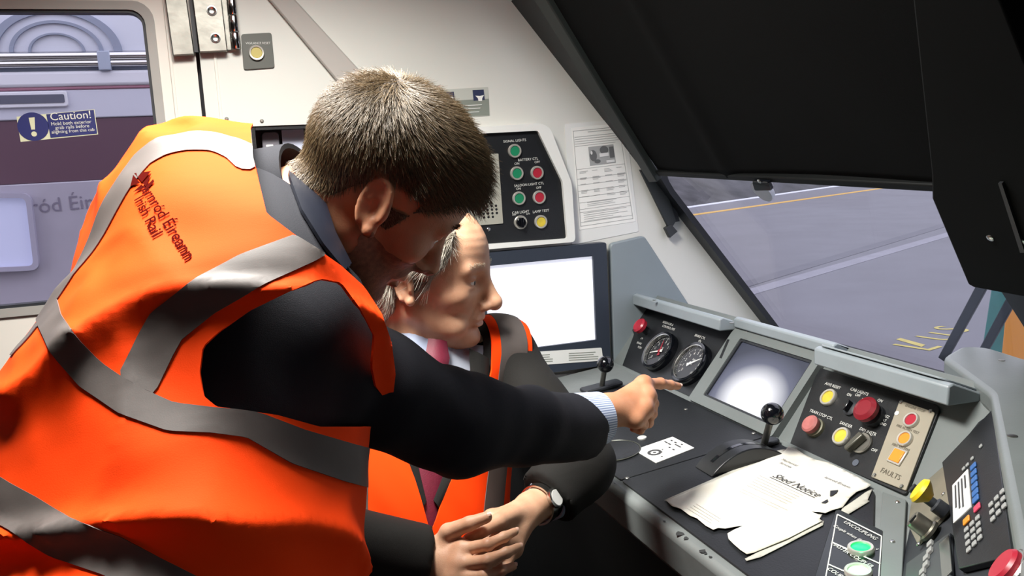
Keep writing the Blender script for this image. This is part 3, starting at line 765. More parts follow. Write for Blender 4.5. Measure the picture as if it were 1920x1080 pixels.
# gauge plate
g = thing('gauge_panel', GP, 'black panel with two round pressure gauges and a red push knob', 'gauge panel')
P = gp((1168, 687), (1190, 628), (1168, 573), (1216, 570), (1376, 618), (1304, 749))
MB().prism(rpoly(P, .004), -.0015, .003).build('black_plate', M_BLACK, g, bevel=.001)
def gauge(x, y, r, a_white, a_red, parent, nums):
    u, v = GP.uv(x, y, .012)
    gz = .003
    o = MB().lathe([(r, gz), (r, gz+.016), (r*.96, gz+.020), (r*.86, gz+.019), (r*.83, gz+.010)], u, v, 48).build('gauge_rim', M_BLACKGLOSS, parent)
    MB().lathe([(r*.845, gz+.0185), (r*.85, gz+.0195), (r*.815, gz+.0185), (r*.81, gz+.010)], u, v, 48).build('chrome_ring', M_STEEL, o)
    MB().lathe([(r*.83, gz+.006), (r*.83, gz+.008), (0, gz+.008)], u, v, 40).build('dial_face', mat('gauge face black', '1b1c20', .55), o)
    z = gz+.0086; ql = []; tx = []
    for i in range(41):
        a = R(225-270*i/40); r0 = r*.76; r1 = r*(.64 if i % 4 == 0 else .71); w_ = .0006 if i % 4 == 0 else .0003
        d = np.array([math.cos(a), math.sin(a)]); n_ = np.array([-d[1], d[0]])
        ql.append([tuple(np.array([u, v])+d*r0+n_*w_), tuple(np.array([u, v])+d*r1+n_*w_), tuple(np.array([u, v])+d*r1-n_*w_), tuple(np.array([u, v])+d*r0-n_*w_)])
        if i % 4 == 0: tx.append((str(i//4), u+d[0]*r*.53, v+d[1]*r*.53, r*.20))
    sheet('scale_ticks', ql, M_PRINT, o, z); letters('dial_numbers', tx+[('bar', u, v+r*.22, r*.16)], M_PRINT, o, z)
    for a, m_, ln, nm in ((a_red, M_RED, .6, 'red_needle'), (a_white, M_WHITE, .66, 'white_needle')):
        if a is None: continue
        d = np.array([math.cos(R(a)), math.sin(R(a))]); n_ = np.array([-d[1], d[0]]); c_ = np.array([u, v])
        poly = [tuple(c_+n_*r*.05-d*r*.06), tuple(c_+d*r*ln*.25+n_*r*.04), tuple(c_+d*r*ln+n_*.0004), tuple(c_+d*r*ln-n_*.0004), tuple(c_+d*r*ln*.25-n_*r*.04), tuple(c_-n_*r*.05-d*r*.06), tuple(c_-d*r*.22-n_*r*.09), tuple(c_-d*r*.22+n_*r*.09)]
        MB().prism(poly, z+.001+(nm[0] == 'w')*.0015, z+.002+(nm[0] == 'w')*.0015).build(nm, m_, o)
    MB().lathe([(r*.07, z), (r*.07, z+.0045), (0, z+.0045)], u, v, 16).build('needle_hub', M_RED if a_red is not None else M_WHITE, o)
    MB().lathe([(r*.82, gz+.0145), (r*.82, gz+.0150), (0, gz+.0150)], u, v, 40).build('gauge_glass', glass_mat('gauge glass', (.97, .97, .97)), o)
gauge(1237, 659, .052, 200, 110, g, 10)
gauge(1296, 682, .053, 35, None, g, 10)
u, v = GP.uv(1200, 611, .03)
k = MB().lathe([(.010, .003), (.010, .024), (0, .024)], u, v, 20).build('knob_stem', M_DARK, g)
MB().lathe([(.011, .020), (.019, .024), (.020, .034), (.016, .038), (.011, .036), (0, .035)], u, v, 28).build('red_knob', M_RED, k)
lt = []
for s_, x, y, sz in (('RESERVOIR &', 1253, 607, .011), ('CONTROL PIPE', 1254, 615, .011), ('BRAKE CYL', 1313, 632, .011), ('kPa', 1313, 640, .010), ('EM', 1204, 635, .010), ('BRAKE', 1199, 644, .010), ('PUSH', 1200, 652, .010)):
    u, v = GP.uv(x, y, .003); lt.append((s_, u, v, sz*.8))
letters('printed_text', lt, M_PRINT, g, .0042)
for x, y in ((1300, 742), (1320, 714)):
    u, v = GP.uv(x, y, .003); screw(g, u, v, .003, .0035, M_BRUSH)

# display unit
d_ = thing('train_display', GP, 'grey framed display screen with a bright glow between gauges and buttons', 'display')
F = gp((1380, 604), (1530, 664), (1470, 830), (1303, 752), h=.006)
Sc = gp((1384, 629), (1512, 681), (1461, 806), (1333, 748), h=.006)
u0 = (Sc[0][0]+Sc[3][0])/2; u1 = (Sc[1][0]+Sc[2][0])/2; v0 = (Sc[2][1]+Sc[3][1])/2; v1 = (Sc[0][1]+Sc[1][1])/2
f0 = (F[0][0]+F[3][0])/2; f1 = (F[1][0]+F[2][0])/2; g0 = -.004; g1 = max(F[0][1], F[1][1])
SC = rrect(u0, v0, u1, v1, .004)
holed_plate('display_frame', rrect(f0, g0, f1, g1, .008), [SC], -.0015, .013, M_CONSOLE, d_)
holed_plate('black_inner_edge', rrect(u0+.0001, v0+.0001, u1-.0001, v1-.0001, .004), [rrect(u0+.005, v0+.005, u1-.005, v1-.005, .003)], -.001, .010, M_DARK, d_)
mt = bpy.data.materials.new('display glow gradient'); mt.use_nodes = True  # dark screen with a round white glow painted into its emission
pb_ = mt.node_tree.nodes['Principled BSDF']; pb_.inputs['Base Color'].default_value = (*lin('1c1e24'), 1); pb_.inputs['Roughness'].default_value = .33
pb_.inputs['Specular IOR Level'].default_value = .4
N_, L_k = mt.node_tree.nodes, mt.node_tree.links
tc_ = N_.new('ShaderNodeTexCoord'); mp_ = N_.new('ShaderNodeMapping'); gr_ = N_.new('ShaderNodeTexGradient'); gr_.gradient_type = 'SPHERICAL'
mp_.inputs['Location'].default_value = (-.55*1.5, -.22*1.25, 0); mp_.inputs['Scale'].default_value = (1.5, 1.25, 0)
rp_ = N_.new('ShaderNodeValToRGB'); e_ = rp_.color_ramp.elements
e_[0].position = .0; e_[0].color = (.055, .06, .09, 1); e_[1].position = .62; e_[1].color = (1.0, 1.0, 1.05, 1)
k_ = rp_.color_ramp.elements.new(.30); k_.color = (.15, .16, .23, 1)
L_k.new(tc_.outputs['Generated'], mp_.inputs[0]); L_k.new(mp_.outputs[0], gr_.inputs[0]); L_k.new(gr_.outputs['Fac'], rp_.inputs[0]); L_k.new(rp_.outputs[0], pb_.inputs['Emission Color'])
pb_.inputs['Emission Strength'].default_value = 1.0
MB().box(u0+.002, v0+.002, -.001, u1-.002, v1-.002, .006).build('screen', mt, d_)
P = gp((1364, 636), (1368, 637), (1353, 672), (1349, 671), h=.013); MB().prism(P, .0128, .0136).build('slot', M_BLACK, d_)
u, v = GP.uv(1400, 622, .013); letters('maker_mark', [('X', u, v, .012)], M_GREYINK, d_, .0136)

# right hand button panel
r_ = thing('driver_controls', GP, 'black panel of yellow and red buttons to the right of the display screen', 'button panel')
P = gp((1537, 690), (1758, 760), (1764, 768), (1700, 930), (1482, 836))
MB().prism(rpoly(P, .006), -.0015, .003).build('black_plate', M_BLACK, r_, bevel=.001)
hz = .003
for x, y in ((1553, 745), (1577, 818)):
    u, v = GP.uv(x, y, .006); push_button(r_, u, v, hz, .0168, M_YELLOW)
u, v = GP.uv(1629, 772, .02)
k = MB().lathe([(.020, hz), (.020, hz+.010), (.014, hz+.012), (.014, hz+.02), (0, hz+.02)], u, v, 24).build('mushroom_base', M_DARK, r_)
MB().lathe([(.014, hz+.016), (.021, hz+.019), (.022, hz+.028), (.016, hz+.033), (.014, hz+.0315), (0, hz+.032)], u, v, 32).build('red_mushroom_cap', mat('deep red plastic', '7d1a26', .35), k)
u, v = GP.uv(1592, 763, .01)
k = MB().lathe([(.014, hz), (.014, hz+.004), (.011, hz+.006), (0, hz+.006)], u, v, 24).build('toggle_switch', M_DARK, r_)
MB().box(u-.003, v-.010, hz+.006, u+.003, v+.010, hz+.016).build('switch_knob', M_BLACKGLOSS, k, bevel=.0015)
u, v = GP.uv(1523, 798, .014)
k = MB().lathe([(.018, hz), (.018, hz+.006), (.015, hz+.008), (.013, hz+.014), (0, hz+.014)], u, v, 24).build('worn_push_button', mat('dirty brass grey', '6c6a58', .5, .3), r_)
MB().lathe([(.0155, hz+.010), (.0165, hz+.012), (.0165, hz+.019), (.013, hz+.022), (0, hz+.022)], u, v, 28).build('faded_red_cap', mat('faded red cap', 'a5605c', .5, var=.2, vscale=60), k)
u, v = GP.uv(1613, 828, .01)
k = MB().lathe([(.019, hz), (.019, hz+.004), (.017, hz+.006), (0, hz+.006)], u, v, 28).build('rotary_switch', M_BRUSH, r_)
b = MB(); c_, q_ = math.cos(R(250)), math.sin(R(250))
b.prism([(u+c_*a-q_*w, v+q_*a+c_*w) for a, w in ((-.012, -.006), (.024, -.0045), (.026, 0), (.024, .0045), (-.012, .006))], hz+.006, hz+.020); b.build('rotary_lever', mat('worn lever grey', '5c5b53', .4, .5), k, bevel=.002)
u, v = GP.uv(1605, 868, hz); MB().lathe([(.006, hz), (.006, hz+.0015), (0, hz+.0015)], u, v, 16).build('blanking_disc', mat('slate disc', '4a505c', .5), r_)
lt = []
for s_, x, y, sz in (('AWS RESET', 1562, 724, .011), ('CAB LIGHTS', 1612, 735, .011), ('ON', 1593, 741, .010), ('OFF', 1609, 742, .010), ('IN', 1619, 750, .010), ('ON', 1651, 752, .010), ('TRAIN STOP CTL', 1540, 778, .011),
                     ('SANDER', 1587, 797, .011), ('DIM INSTR', 1628, 810, .011), ('LAMPS', 1627, 816, .010), ('BUZZ', 1661, 781, .009), ('AT', 1659, 789, .009), ('END', 1657, 796, .009), ('OFF', 1640, 845, .010)):
    u, v = GP.uv(x, y, hz); lt.append((s_, u, v, sz*.72))
letters('printed_text', lt, M_PRINT, r_, hz+.0012)
P = gp((1687, 750), (1753, 773), (1698, 920), (1633, 894), h=.006)
pl = thing('fire_alarm_plate', GP, 'beige grey plate with one red and two amber buttons at the panel end', 'button plate')
MB().prism(rpoly(P, .003), .0034, .0062).build('beige_plate', mat('beige alarm plate', '938c7c', .45, var=.06), pl, bevel=.0008)
hz = .0062
for x, y, m_ in ((1708, 787, M_RED), (1696, 822, M_AMBER)):
    u, v = GP.uv(x, y, hz+.003); push_button(pl, u, v, hz, .0135, m_)
u, v = GP.uv(1682, 855, hz+.002)
k = MB().box(u-.0135, v-.0135, hz, u+.0135, v+.0135, hz+.003).build('square_button', M_RING, pl, bevel=.001)
MB().box(u-.0105, v-.0105, hz+.002, u+.0105, v+.0105, hz+.0045).build('button_cap', M_AMBER, k, bevel=.001)
for x, y in ((1690, 754), (1745, 771), (1640, 891), (1691, 912)):
    u, v = GP.uv(x, y, hz); screw(pl, u, v, hz, .0035, M_STEEL)
lt = []
for s_, x, y, sz in (('ENGINE STOP', 1716, 766, .0065), ('FIRE ALARM TEST', 1702, 805, .006), ('FIRE SYSTEM', 1689, 839, .0065), ('FAULTS', 1670, 889, .012)):
    u, v = GP.uv(x, y, hz); lt.append((s_, u, v, sz))
letters('engraved_text', lt, mat('engraved brown', '5d5648', .7), pl, hz+.0008)
u, v = GP.uv(1682, 775, hz); MB().lathe([(.004, hz), (.004, hz+.001), (0, hz+.001)], u, v, 12).build('pale_dot', M_WHITE, pl)

# ---------------------------------------------------------------- cowl along the top of the instrument panel
XF = lambda x, y, X: on(x, y, (X, 0, 0), (1, 0, 0))
def yz(x, y, X): p = XF(x, y, X); return float(p[1]), float(p[2])
cw = section('cowl')
def cowl_piece(name, y0, y1, xf, zt, drop, m, xb=1.50, zb=.835):
    # profile in X-Z, extruded along Y
    sl = (zb-zt-.004)/(xb-xf)
    pr = [(xf, zt-drop), (xf, zt), (xf+.010, zt+.004), (xb, zb), (xb, zb-.03), (1.2, zt+sl*.2-.05), (xf+.06, zt-drop-.002)]
    vs = [(p[0], y0, p[1]) for p in pr]+[(p[0], y1, p[1]) for p in pr]; n = len(pr)
    fs = [tuple(range(n)), tuple(range(2*n-1, n-1, -1))]+[(i, (i+1) % n, n+(i+1) % n, n+i) for i in range(n)]
    return MB().add(vs, fs).build(name, m, cw, bevel=.003)
pa = XF(1216, 560, 1.0); pb2 = XF(1349, 601, 1.0); pc = XF(1374, 597, 1.035); pd2 = XF(1510, 645, 1.035); pe2 = XF(1524, 657, .99); pf2 = XF(1772, 722, .99)
zA = (pa[2]+pb2[2])/2; zB = (pc[2]+pd2[2])/2; zC = (pe2[2]+pf2[2])/2
cowl_piece('cowl_over_gauges', WY-.002, pb2[1], 1.0, zA, .026, M_CONSOLE2)
cowl_piece('cowl_over_display', pb2[1]-.0005, pe2[1]+.0005, 1.035, zA-.001, .020, M_CONSOLE2)
cowl_piece('cowl_over_buttons', pe2[1], pf2[1]-.004, .992, zA-.0005, .030, M_CONSOLE2)
# screwed cover plate on the right cowl
y0_, y1_ = pe2[1]-.004, pf2[1]+.01; zp = zA+.0058
slp = (.835-zA)/(1.50-.992)
PLT = Frame((1.0, 0, zp-.001), (0, -1, 0), (1, 0, slp))
P = rrect(-y0_, -.004, -y1_, .12, .018)
o = MB().prism(P, 0, .003).build('cover_plate', M_CONSOLE2, cw, bevel=.0008); o.data.transform(PLT.mw())
for x, y in ((1530, 648), (1642, 675), (1749, 713)):
    u, v = PLT.uv(x, y, .003); so_ = MB().lathe([(.006, .003), (.006, .0038), (.0035, .0045), (0, .004)], u, v, 14).build('screw', M_BRUSH, cw); so_.data.transform(PLT.mw())
for x, y in ((1227, 563), (1372, 606)):
    q_ = on(x, y, (0, 0, zp), (0, 0, 1)); MB().lathe([(.005, zp), (.005, zp+.001), (0, zp+.0015)], q_[0], q_[1], 12).build('screw', M_BRUSH, cw)

# ---------------------------------------------------------------- wing at the right with key plate and keypad
zr = 1.03
def hp(x, y, z=zr): p = on(x, y, (0, 0, z), (0, 0, 1)); return (float(p[0]), float(p[1]))
wu = WG.u[:2]
a = np.array(hp(1767, 668)); c = np.array(hp(1857, 735)); e_ = c+wu*.62
h_ = np.array([.70, -.716])
top = [tuple(a), tuple(c), tuple(e_), tuple(e_+h_*.4), (1.48, .62), hp(1935, 676), hp(1852, 650), hp(1802, 648)]
wn = section('side_wing')
MB().prism(rpoly(top, .02), zr-.034, zr).build('pod_top', M_CONSOLE, wn, bevel=.009, bseg=3)
ins = [tuple(np.array(a)+h_*.16+wu*.10), tuple(c+h_*.035+wu*.05), tuple(e_+h_*.03), tuple(e_+h_*.38), (1.45, .63), tuple(np.array(hp(1935, 690)))]
MB().prism(ins, .70, zr-.033).build('pod_body', mat('pod body grey paint', '6f7675', .5), wn)  # one even grey over the pod body
q_ = hp(1898, 818); MB().lathe([(.006, zr), (.006, zr+.001), (0, zr+.0016)], *q_, 12).build('screw', M_BRUSH, wn)
q_ = hp(1878, 676); MB().lathe([(.005, zr), (.005, zr+.001), (0, zr+.0016)], *q_, 12).build('screw', M_BRUSH, wn)
# sloping wing face
MB().prism([(-.24, -.10), (.56, -.10), (.56, .115), (-.06, .115)], -.03, -.002).build('wing_face', M_DARK, wn).data.transform(WG.mw())
kp = thing('key_switch_plate', WG, 'beige metal plate with key switch and yellow mushroom button', 'key switch')
P = wg((1740, 900), (1775, 878), (1786, 956), (1724, 1022), (1700, 985))
MB().prism(rpoly([(P[0][0], -.085), (P[1][0]-.005, P[1][1]), (P[2][0], P[2][1]), (P[3][0], P[3][1]), (P[4][0]+.02, -.09)], .004), -.0015, .004).build('beige_plate', mat('beige key plate', '7d7869', .4, .2, var=.1), kp, bevel=.001)
u, v = WG.uv(1724, 982, .02)
k = MB().lathe([(.015, .004), (.015, .008), (.0125, .010), (.012, .028), (.011, .030), (.008, .029), (.0, .026)], u, v, 28).build('key_barrel', mat('worn steel', '8b887c', .35, .9), kp)
MB().box(u-.0012, v-.006, .026, u+.0012, v+.006, .0305).build('key_slot', M_BLACK, k)
u, v = WG.uv(1738, 935, .03)
k = MB().lathe([(.010, .004), (.010, .018), (.0065, .02), (.0065, .052), (0, .052)], u, v, 24).build('mushroom_stem', M_DARK, kp)
uy_, vy_ = WG.uv(1722, 917, .066)
k2 = MB().lathe([(.006, .050), (.0145, .059), (.0165, .063), (.014, .067), (0, .068)], uy_, vy_, 32).build('yellow_mushroom_cap', mat('bright yellow cap', 'd3b820', .4), k)
for x, y in ((1769, 927), (1770, 964), (1723, 1021), (1740, 938)):
    u, v = WG.uv(x, y, .004); screw(kp, u, v, .004, .0035, M_STEEL)
# keypad panel
kb = thing('keypad_panel', WG, 'black keypad panel with blue, red and white keys and a white label', 'keypad')
P = wg((1773, 872), (1868, 772), (1900, 1000), (1806, 1050))
MB().prism([(P[0][0], P[0][1]), (P[1][0], P[1][1]), (P[2][0]+.06, P[2][1]), (P[3][0]+.03, P[3][1])], -.0015, .006).build('black_plate', M_BLACK, kb, bevel=.001)
P = wg((1787, 911), (1816, 880), (1822, 951), (1789, 983), h=.006)
lb = MB().prism(rpoly(P, .002), .006, .0072).build('white_label', M_WHITE, kb)
c00, c10, c11, c01 = [np.array(p) for p in P]
qs = []
for i in range(4):
    a0 = .16+i*.2; L_ = (.7, .8, .85, .45)[i]
    qs.append([tuple(c00*(1-a)*(1-b_)+c10*a*(1-b_)+c11*a*b_+c01*(1-a)*b_) for a, b_ in ((a0, .1), (a0+.09, .1), (a0+.09, L_), (a0, L_))])
b = MB()
sheet('printed_lines', qs, M_INK, lb, .0078)
M_BLUEKEY = mat('blue key', '2f5f9c', .4); M_PINKKEY = mat('red key', 'c0405a', .4); M_GREYKEY = mat('grey key', '8f918f', .45)
def key(x, y, m_, s=.0075):
    u, v = WG.uv(x, y, .008); MB().prism(rrect(u-s, v-s*.7, u+s, v+s*.7, .0015), .006, .0085).build('key', m_, kb, bevel=.0008)
for i in range(6): key(1824+i*.9, 874+i*12.2, M_BLUEKEY, .0075)
key(1831, 951, M_PINKKEY, .0075); key(1811, 975, M_AMBER, .0075)
for i in range(3):
    for j in range(3): key(1857-j*.0+i*1.8+j*10.5, 945+i*13.5-j*12, M_GREYKEY, .0048)
for i in range(4):
    for j in range(3): key(1811+i*1.4+j*10.5, 992+i*12.5-j*11, M_GREYKEY, .0048)
for x, y in ((1813, 871), (1822, 859), (1806, 878), (1838, 836)): key(x, y, M_GREYKEY, .004)
# lower keypad with small display
kl = thing('lower_keypad', WG, 'small dark keypad with narrow display below the white labelled keypad', 'keypad')
P = wg((1722, 1030), (1790, 985), (1800, 1075), (1716, 1130))
MB().prism([(P[0][0]+.02, -.085), (P[1][0]+.02, P[1][1]-.004), (P[1][0]+.24, P[1][1]-.004), (P[0][0]+.22, -.085)], -.0015, .004).build('dark_plate', mat('slate plastic', '3c4043', .45), kl, bevel=.001)
P = wg((1762, 1020), (1780, 1005), (1786, 1072), (1768, 1090), h=.004); MB().prism(P, .004, .005).build('narrow_display', mat('grey green lcd', '565a58', .25), kl)
for i in range(6):
    x, y = 1744-i*3.5+(i % 2)*3, 1020+i*13; u, v = WG.uv(x, y, .006); MB().prism(rrect(u-.006, v-.0045, u+.006, v+.0045, .0015), .004, .008).build('key', M_GREYKEY, kl, bevel=.0006)
# red button bottom right
u, v = WG.uv(1889, 1066, .012)
t = thing('emergency_button', WG, 'large red push button with steel rim at the bottom right corner', 'push button')
MB().lathe([(.024, .002), (.024, .010), (.022, .012), (.019, .011), (.0, .011)], u, v, 36).build('steel_rim', M_STEEL, t)
MB().lathe([(.0187, .011), (.0187, .016), (.016, .019), (0, .020)], u, v, 36).build('red_cap', M_RED, t)

# ---------------------------------------------------------------- lit door button panel on the desk
lp = thing('coupling_controls', DT, 'black desk panel with a glowing green button and a pale button', 'button panel')
hz = .003
P = dt((1571, 965), (1652, 1005), (1640, 1130), (1534, 1100), h=hz)
u0, u1 = P[0][0]-.006, P[1][0]; v1 = max(P[0][1], P[1][1]); v0 = vF+.003
LQ = dt((1568, 955), (1656, 998), (1648, 1150), (1520, 1110), h=hz)
MB().prism(rpoly(LQ, .003), .003, .0055).build('black_plate', mat('glossy black plate', '0f1512', .22), lp, bevel=.0008)
hz = .0055
a0 = DT.uv(1560, 1019, hz); 
w_ = .0012
vm1 = DT.uv(1600, 1032+12, hz)[1]
def pline(p0, p1, w=1.1):
    d_ = unit(np.array(p1, float)-np.array(p0)); n_ = np.array([-d_[1], d_[0]])*w
    return [DT.uv(*(np.array(p)+e*n_), hz) for p, e in ((p0, 1), (p1, 1), (p1, -1), (p0, -1))]
q = [pline(*k_) for k_ in (((1570, 965), (1653, 1006)), ((1560, 1017), (1651, 1058)), ((1552, 1058), (1648, 1100)), ((1570, 965), (1545, 1100)), ((1653, 1006), (1646, 1110)))]
sheet('white_outlines', q, M_PRINT, lp, hz+.0006)
M_LITG = mat('glowing green lens', '1fb56c', .3, emit='0ee46c', estr=1.1)
uc = (u0+u1)/2
u, v = DT.uv(1614, 1027, hz+.004); push_button(lp, u, v, hz, .0175, M_LITG, M_RING, True)
u, v = DT.uv(1609, 1070, hz+.004); push_button(lp, u, v, hz, .0175, mat('pale lens', 'c9ccc2', .35), M_RING, True)
lt = []
for s_, x, y, sz in (('UNCOUPLING', 1613, 995, .010), ('Couple when illuminated', 1603, 1000+8, .0085), ('MASTER COUPLER', 1597, 1041, .0095), ('COUPLER', 1573, 1079, .0095)):
    u, v = DT.uv(x, y, hz); lt.append((s_, u, v, sz))
letters('printed_text', lt, M_PRINT, lp, hz+.0008)
pl_l = bpy.data.lights.new('green_button_glow', 'POINT'); pl_l.energy = .035; pl_l.color = (.1, 1, .4); pl_l.shadow_soft_size = .012
po = bpy.data.objects.new('green_button_glow', pl_l); COL.objects.link(po); q_ = DT.at(*DT.uv(1614, 1027, hz+.03), hz+.03); po.location = q_

# ---------------------------------------------------------------- torn notice and sheets under it
def zx(*p): return [(x/3+1060, y/3+720) for x, y in p]
def paper(name, px, h, m_, lbl, curl=0.0, crinkle=.0006, seed=0):
    P = dt(*px, h=h)
    bm = bmesh.new(); vs = [bm.verts.new((x, y, 0)) for x, y in P]
    ed = [bm.edges.new((vs[i], vs[(i+1) % len(vs)])) for i in range(len(vs))]
    bmesh.ops.triangle_fill(bm, use_beauty=True, edges=ed, normal=(0, 0, 1))
    for _ in range(4):
        lg = [e for e in bm.edges if e.calc_length() > .012]
        if not lg: break
        bmesh.ops.subdivide_edges(bm, edges=lg, cuts=1); bmesh.ops.triangulate(bm, faces=[f for f in bm.faces if len(f.verts) > 3])
    for v in bm.verts:
        n_ = pnoise(Vector((v.co.x*22+seed, v.co.y*22, seed*1.7)))
        v.co.z = h+crinkle*(1+n_)+curl*max(0, pnoise(Vector((v.co.x*9, v.co.y*9, seed+4.))))
    bmesh.ops.recalc_face_normals(bm, faces=bm.faces)
    me = bpy.data.meshes.new(name); bm.to_mesh(me); bm.free(); me.materials.append(m_); me.shade_smooth()
    o = link(name, me, None, DT.mw()); s_ = o.modifiers.new('solid', 'SOLIDIFY'); s_.thickness = .0003
    return tag(o, lbl, 'paper'), P
M_PAP2 = mat('aged paper', 'b9b8b0', .85, col2='a5a396', vscale=14)
M_PAP1 = mat('worn paper', 'd6d6d2', .8, col2='c6c1b2', vscale=9)
paper('loose_sheet', zx((556, 655), (1195, 374), (1235, 366), (1240, 420), (640, 690)), .0045, M_PAP2, 'dog-eared sheet edge showing left of the Shed Notice', 0, .0004, 2)
paper('torn_sheet', zx((1560, 700), (1690, 610), (1728, 592), (1700, 655), (1712, 660), (1580, 742), (1552, 712)), .0045, M_PAP2, 'torn sheet corner sticking out right of the Shed Notice', .004, .0006, 3)
paper('worn_sheet', zx((1010, 985), (1420, 775), (1455, 770), (1450, 795), (1100, 975), (1020, 997)), .0045, M_PAP2, 'thin sheet edge under the bottom corner of the Shed Notice', 0, .0004, 5)
NZ = .0062
top_px = zx((568, 658), (1225, 384), (1258, 352), (1300, 368), (1345, 398), (1400, 425), (1480, 442), (1580, 490), (1640, 520), (1722, 570), (1690, 590), (1640, 607), (1600, 640), (1560, 695), (1500, 712),
            (1462, 728), (1430, 722), (1385, 719), (1420, 733), (1446, 735), (1430, 760), (1445, 772), (1250, 872), (1060, 950), (1020, 958), (985, 935), (945, 900), (918, 872), (912, 842), (950, 820), (1004, 797), (950, 805), (900, 815), (860, 812), (832, 822), (790, 800), (740, 758), (700, 742), (650, 705), (600, 690))
o, P = paper('shed_notice', top_px, NZ, M_PAP1, 'torn white sheet headed Shed Notice lying on the black desk top', .0007, .0004, 8)
NF = Frame(DT.o, DT.u, DT.v)
def nt(x, y): return DT.uv(x/3+1060, y/3+720, NZ+.0018)
a = np.array(nt(1175, 512)); c = np.array(nt(1432, 628)); rot = math.atan2(c[1]-a[1], c[0]-a[0])
vs, fs = text_geo('Shed Notice', 1.0, 'LEFT', shear=.25)
xs = [v[0] for v in vs]; wd_ = max(xs); k_ = np.linalg.norm(c-a)/wd_
q_, s_ = math.cos(rot), math.sin(rot)
b = MB(); zt_ = NZ+.0019
b.add([(a[0]+k_*(x*q_-y*s_), a[1]+k_*(x*s_+y*q_), zt_) for x, y, _ in vs], fs)
n_ = np.array([-s_, q_])
b.add([(*(p), zt_) for p in (tuple(a-n_*k_*.46), tuple(c-n_*k_*.46), tuple(c-n_*k_*.52), tuple(a-n_*k_*.52))], [(0, 3, 2, 1)])
me = bpy.data.meshes.new('heading_text'); me.from_pydata(b.v, [], b.f); me.materials.append(M_INK); link('heading_text', me, o)
lt = []
for s__, x, y, sz in (('Mechanical', 1262, 441, .0085), ('Services', 1240, 455, .0085)):
    u, v = nt(x, y); lt.append((s__, u, v, sz, rot))
letters('printed_text', lt, M_INK, o, zt_)
u, v = nt(1530, 552); letters('letterhead', [('Iarnród Éireann', u, v, .0085, rot), ], M_INK, o, zt_)
qs = []
ln = random.Random(5)
for i in range(9):
    x0, y0 = 1090-i*14, 512+i*11
    L_ = 290-ln.random()*70
    if i in (6,): continue
    p0, p1 = (x0, y0), (x0+L_, y0+L_*.46)
    d_ = 1.5
    qs.append([nt(p0[0], p0[1]), nt(p1[0], p1[1]), nt(p1[0], p1[1]+d_), nt(p0[0], p0[1]+d_)])
for i in range(4):
    x0, y0 = 735-i*16, 672+i*9
    L_ = 120+ln.random()*30; qs.append([nt(x0, y0), nt(x0+L_, y0+L_*.62), nt(x0+L_, y0+L_*.62+2), nt(x0, y0+2)])
sheet('printed_lines', qs, mat('faint notice ink', 'a5a19a', .8), o, zt_)
sheet('torn_holes', [[nt(*p) for p in ((1490, 600), (1535, 596), (1525, 612), (1502, 628), (1488, 632))], [nt(*p) for p in ((1438, 668), (1475, 648), (1478, 660), (1462, 670))]], M_BLACK, o, zt_)
# ================================================================ modelling with distance fields (bodies, clothes, hands)
def smin(a, b, k):
    h = np.clip(.5+.5*(b-a)/k, 0, 1); return b*(1-h)+a*h-k*h*(1-h)
def smax(a, b, k): return -smin(-a, -b, k)
def cone(p, a, b, ra, rb):
    a = np.asarray(a, float); b = np.asarray(b, float); ba = b-a
    t = np.clip(((p-a)@ba)/(ba@ba), 0, 1)
    return np.sqrt((((p-a)-t[:, None]*ba)**2).sum(1))-(ra+(rb-ra)*t)
def ball(p, c, r): return np.sqrt(((p-np.asarray(c, float))**2).sum(1))-r
def ell(p, c, r, M=None):                                       # M rows = axes
    q = p-np.asarray(c, float)
    if M is not None: q = q@np.asarray(M).T
    r = np.asarray(r, float)
    k0 = np.sqrt(((q/r)**2).sum(1)); k1 = np.sqrt(((q/(r*r))**2).sum(1))
    return k0*(k0-1)/np.maximum(k1, 1e-9)
def half(p, o, n): return (p-np.asarray(o, float))@unit(n)      # negative behind the plane
_LAT = RNG.random((32, 32, 32))
def vnoise(p, s=1.0, off=0.0):
    q = p*s+off+100.0; i = np.floor(q).astype(int); f = q-i; f = f*f*(3-2*f); i %= 32; j = (i+1) % 32
    def g(a, b, c): return _LAT[a[:, 0], b[:, 1], c[:, 2]]
    x0 = g(i, i, i)*(1-f[:, 0])+g(j, i, i)*f[:, 0]; x1 = g(i, j, i)*(1-f[:, 0])+g(j, j, i)*f[:, 0]
    x2 = g(i, i, j)*(1-f[:, 0])+g(j, i, j)*f[:, 0]; x3 = g(i, j, j)*(1-f[:, 0])+g(j, j, j)*f[:, 0]
    y0 = x0*(1-f[:, 1])+x1*f[:, 1]; y1 = x2*(1-f[:, 1])+x3*f[:, 1]
    return (y0*(1-f[:, 2])+y1*f[:, 2])*2-1
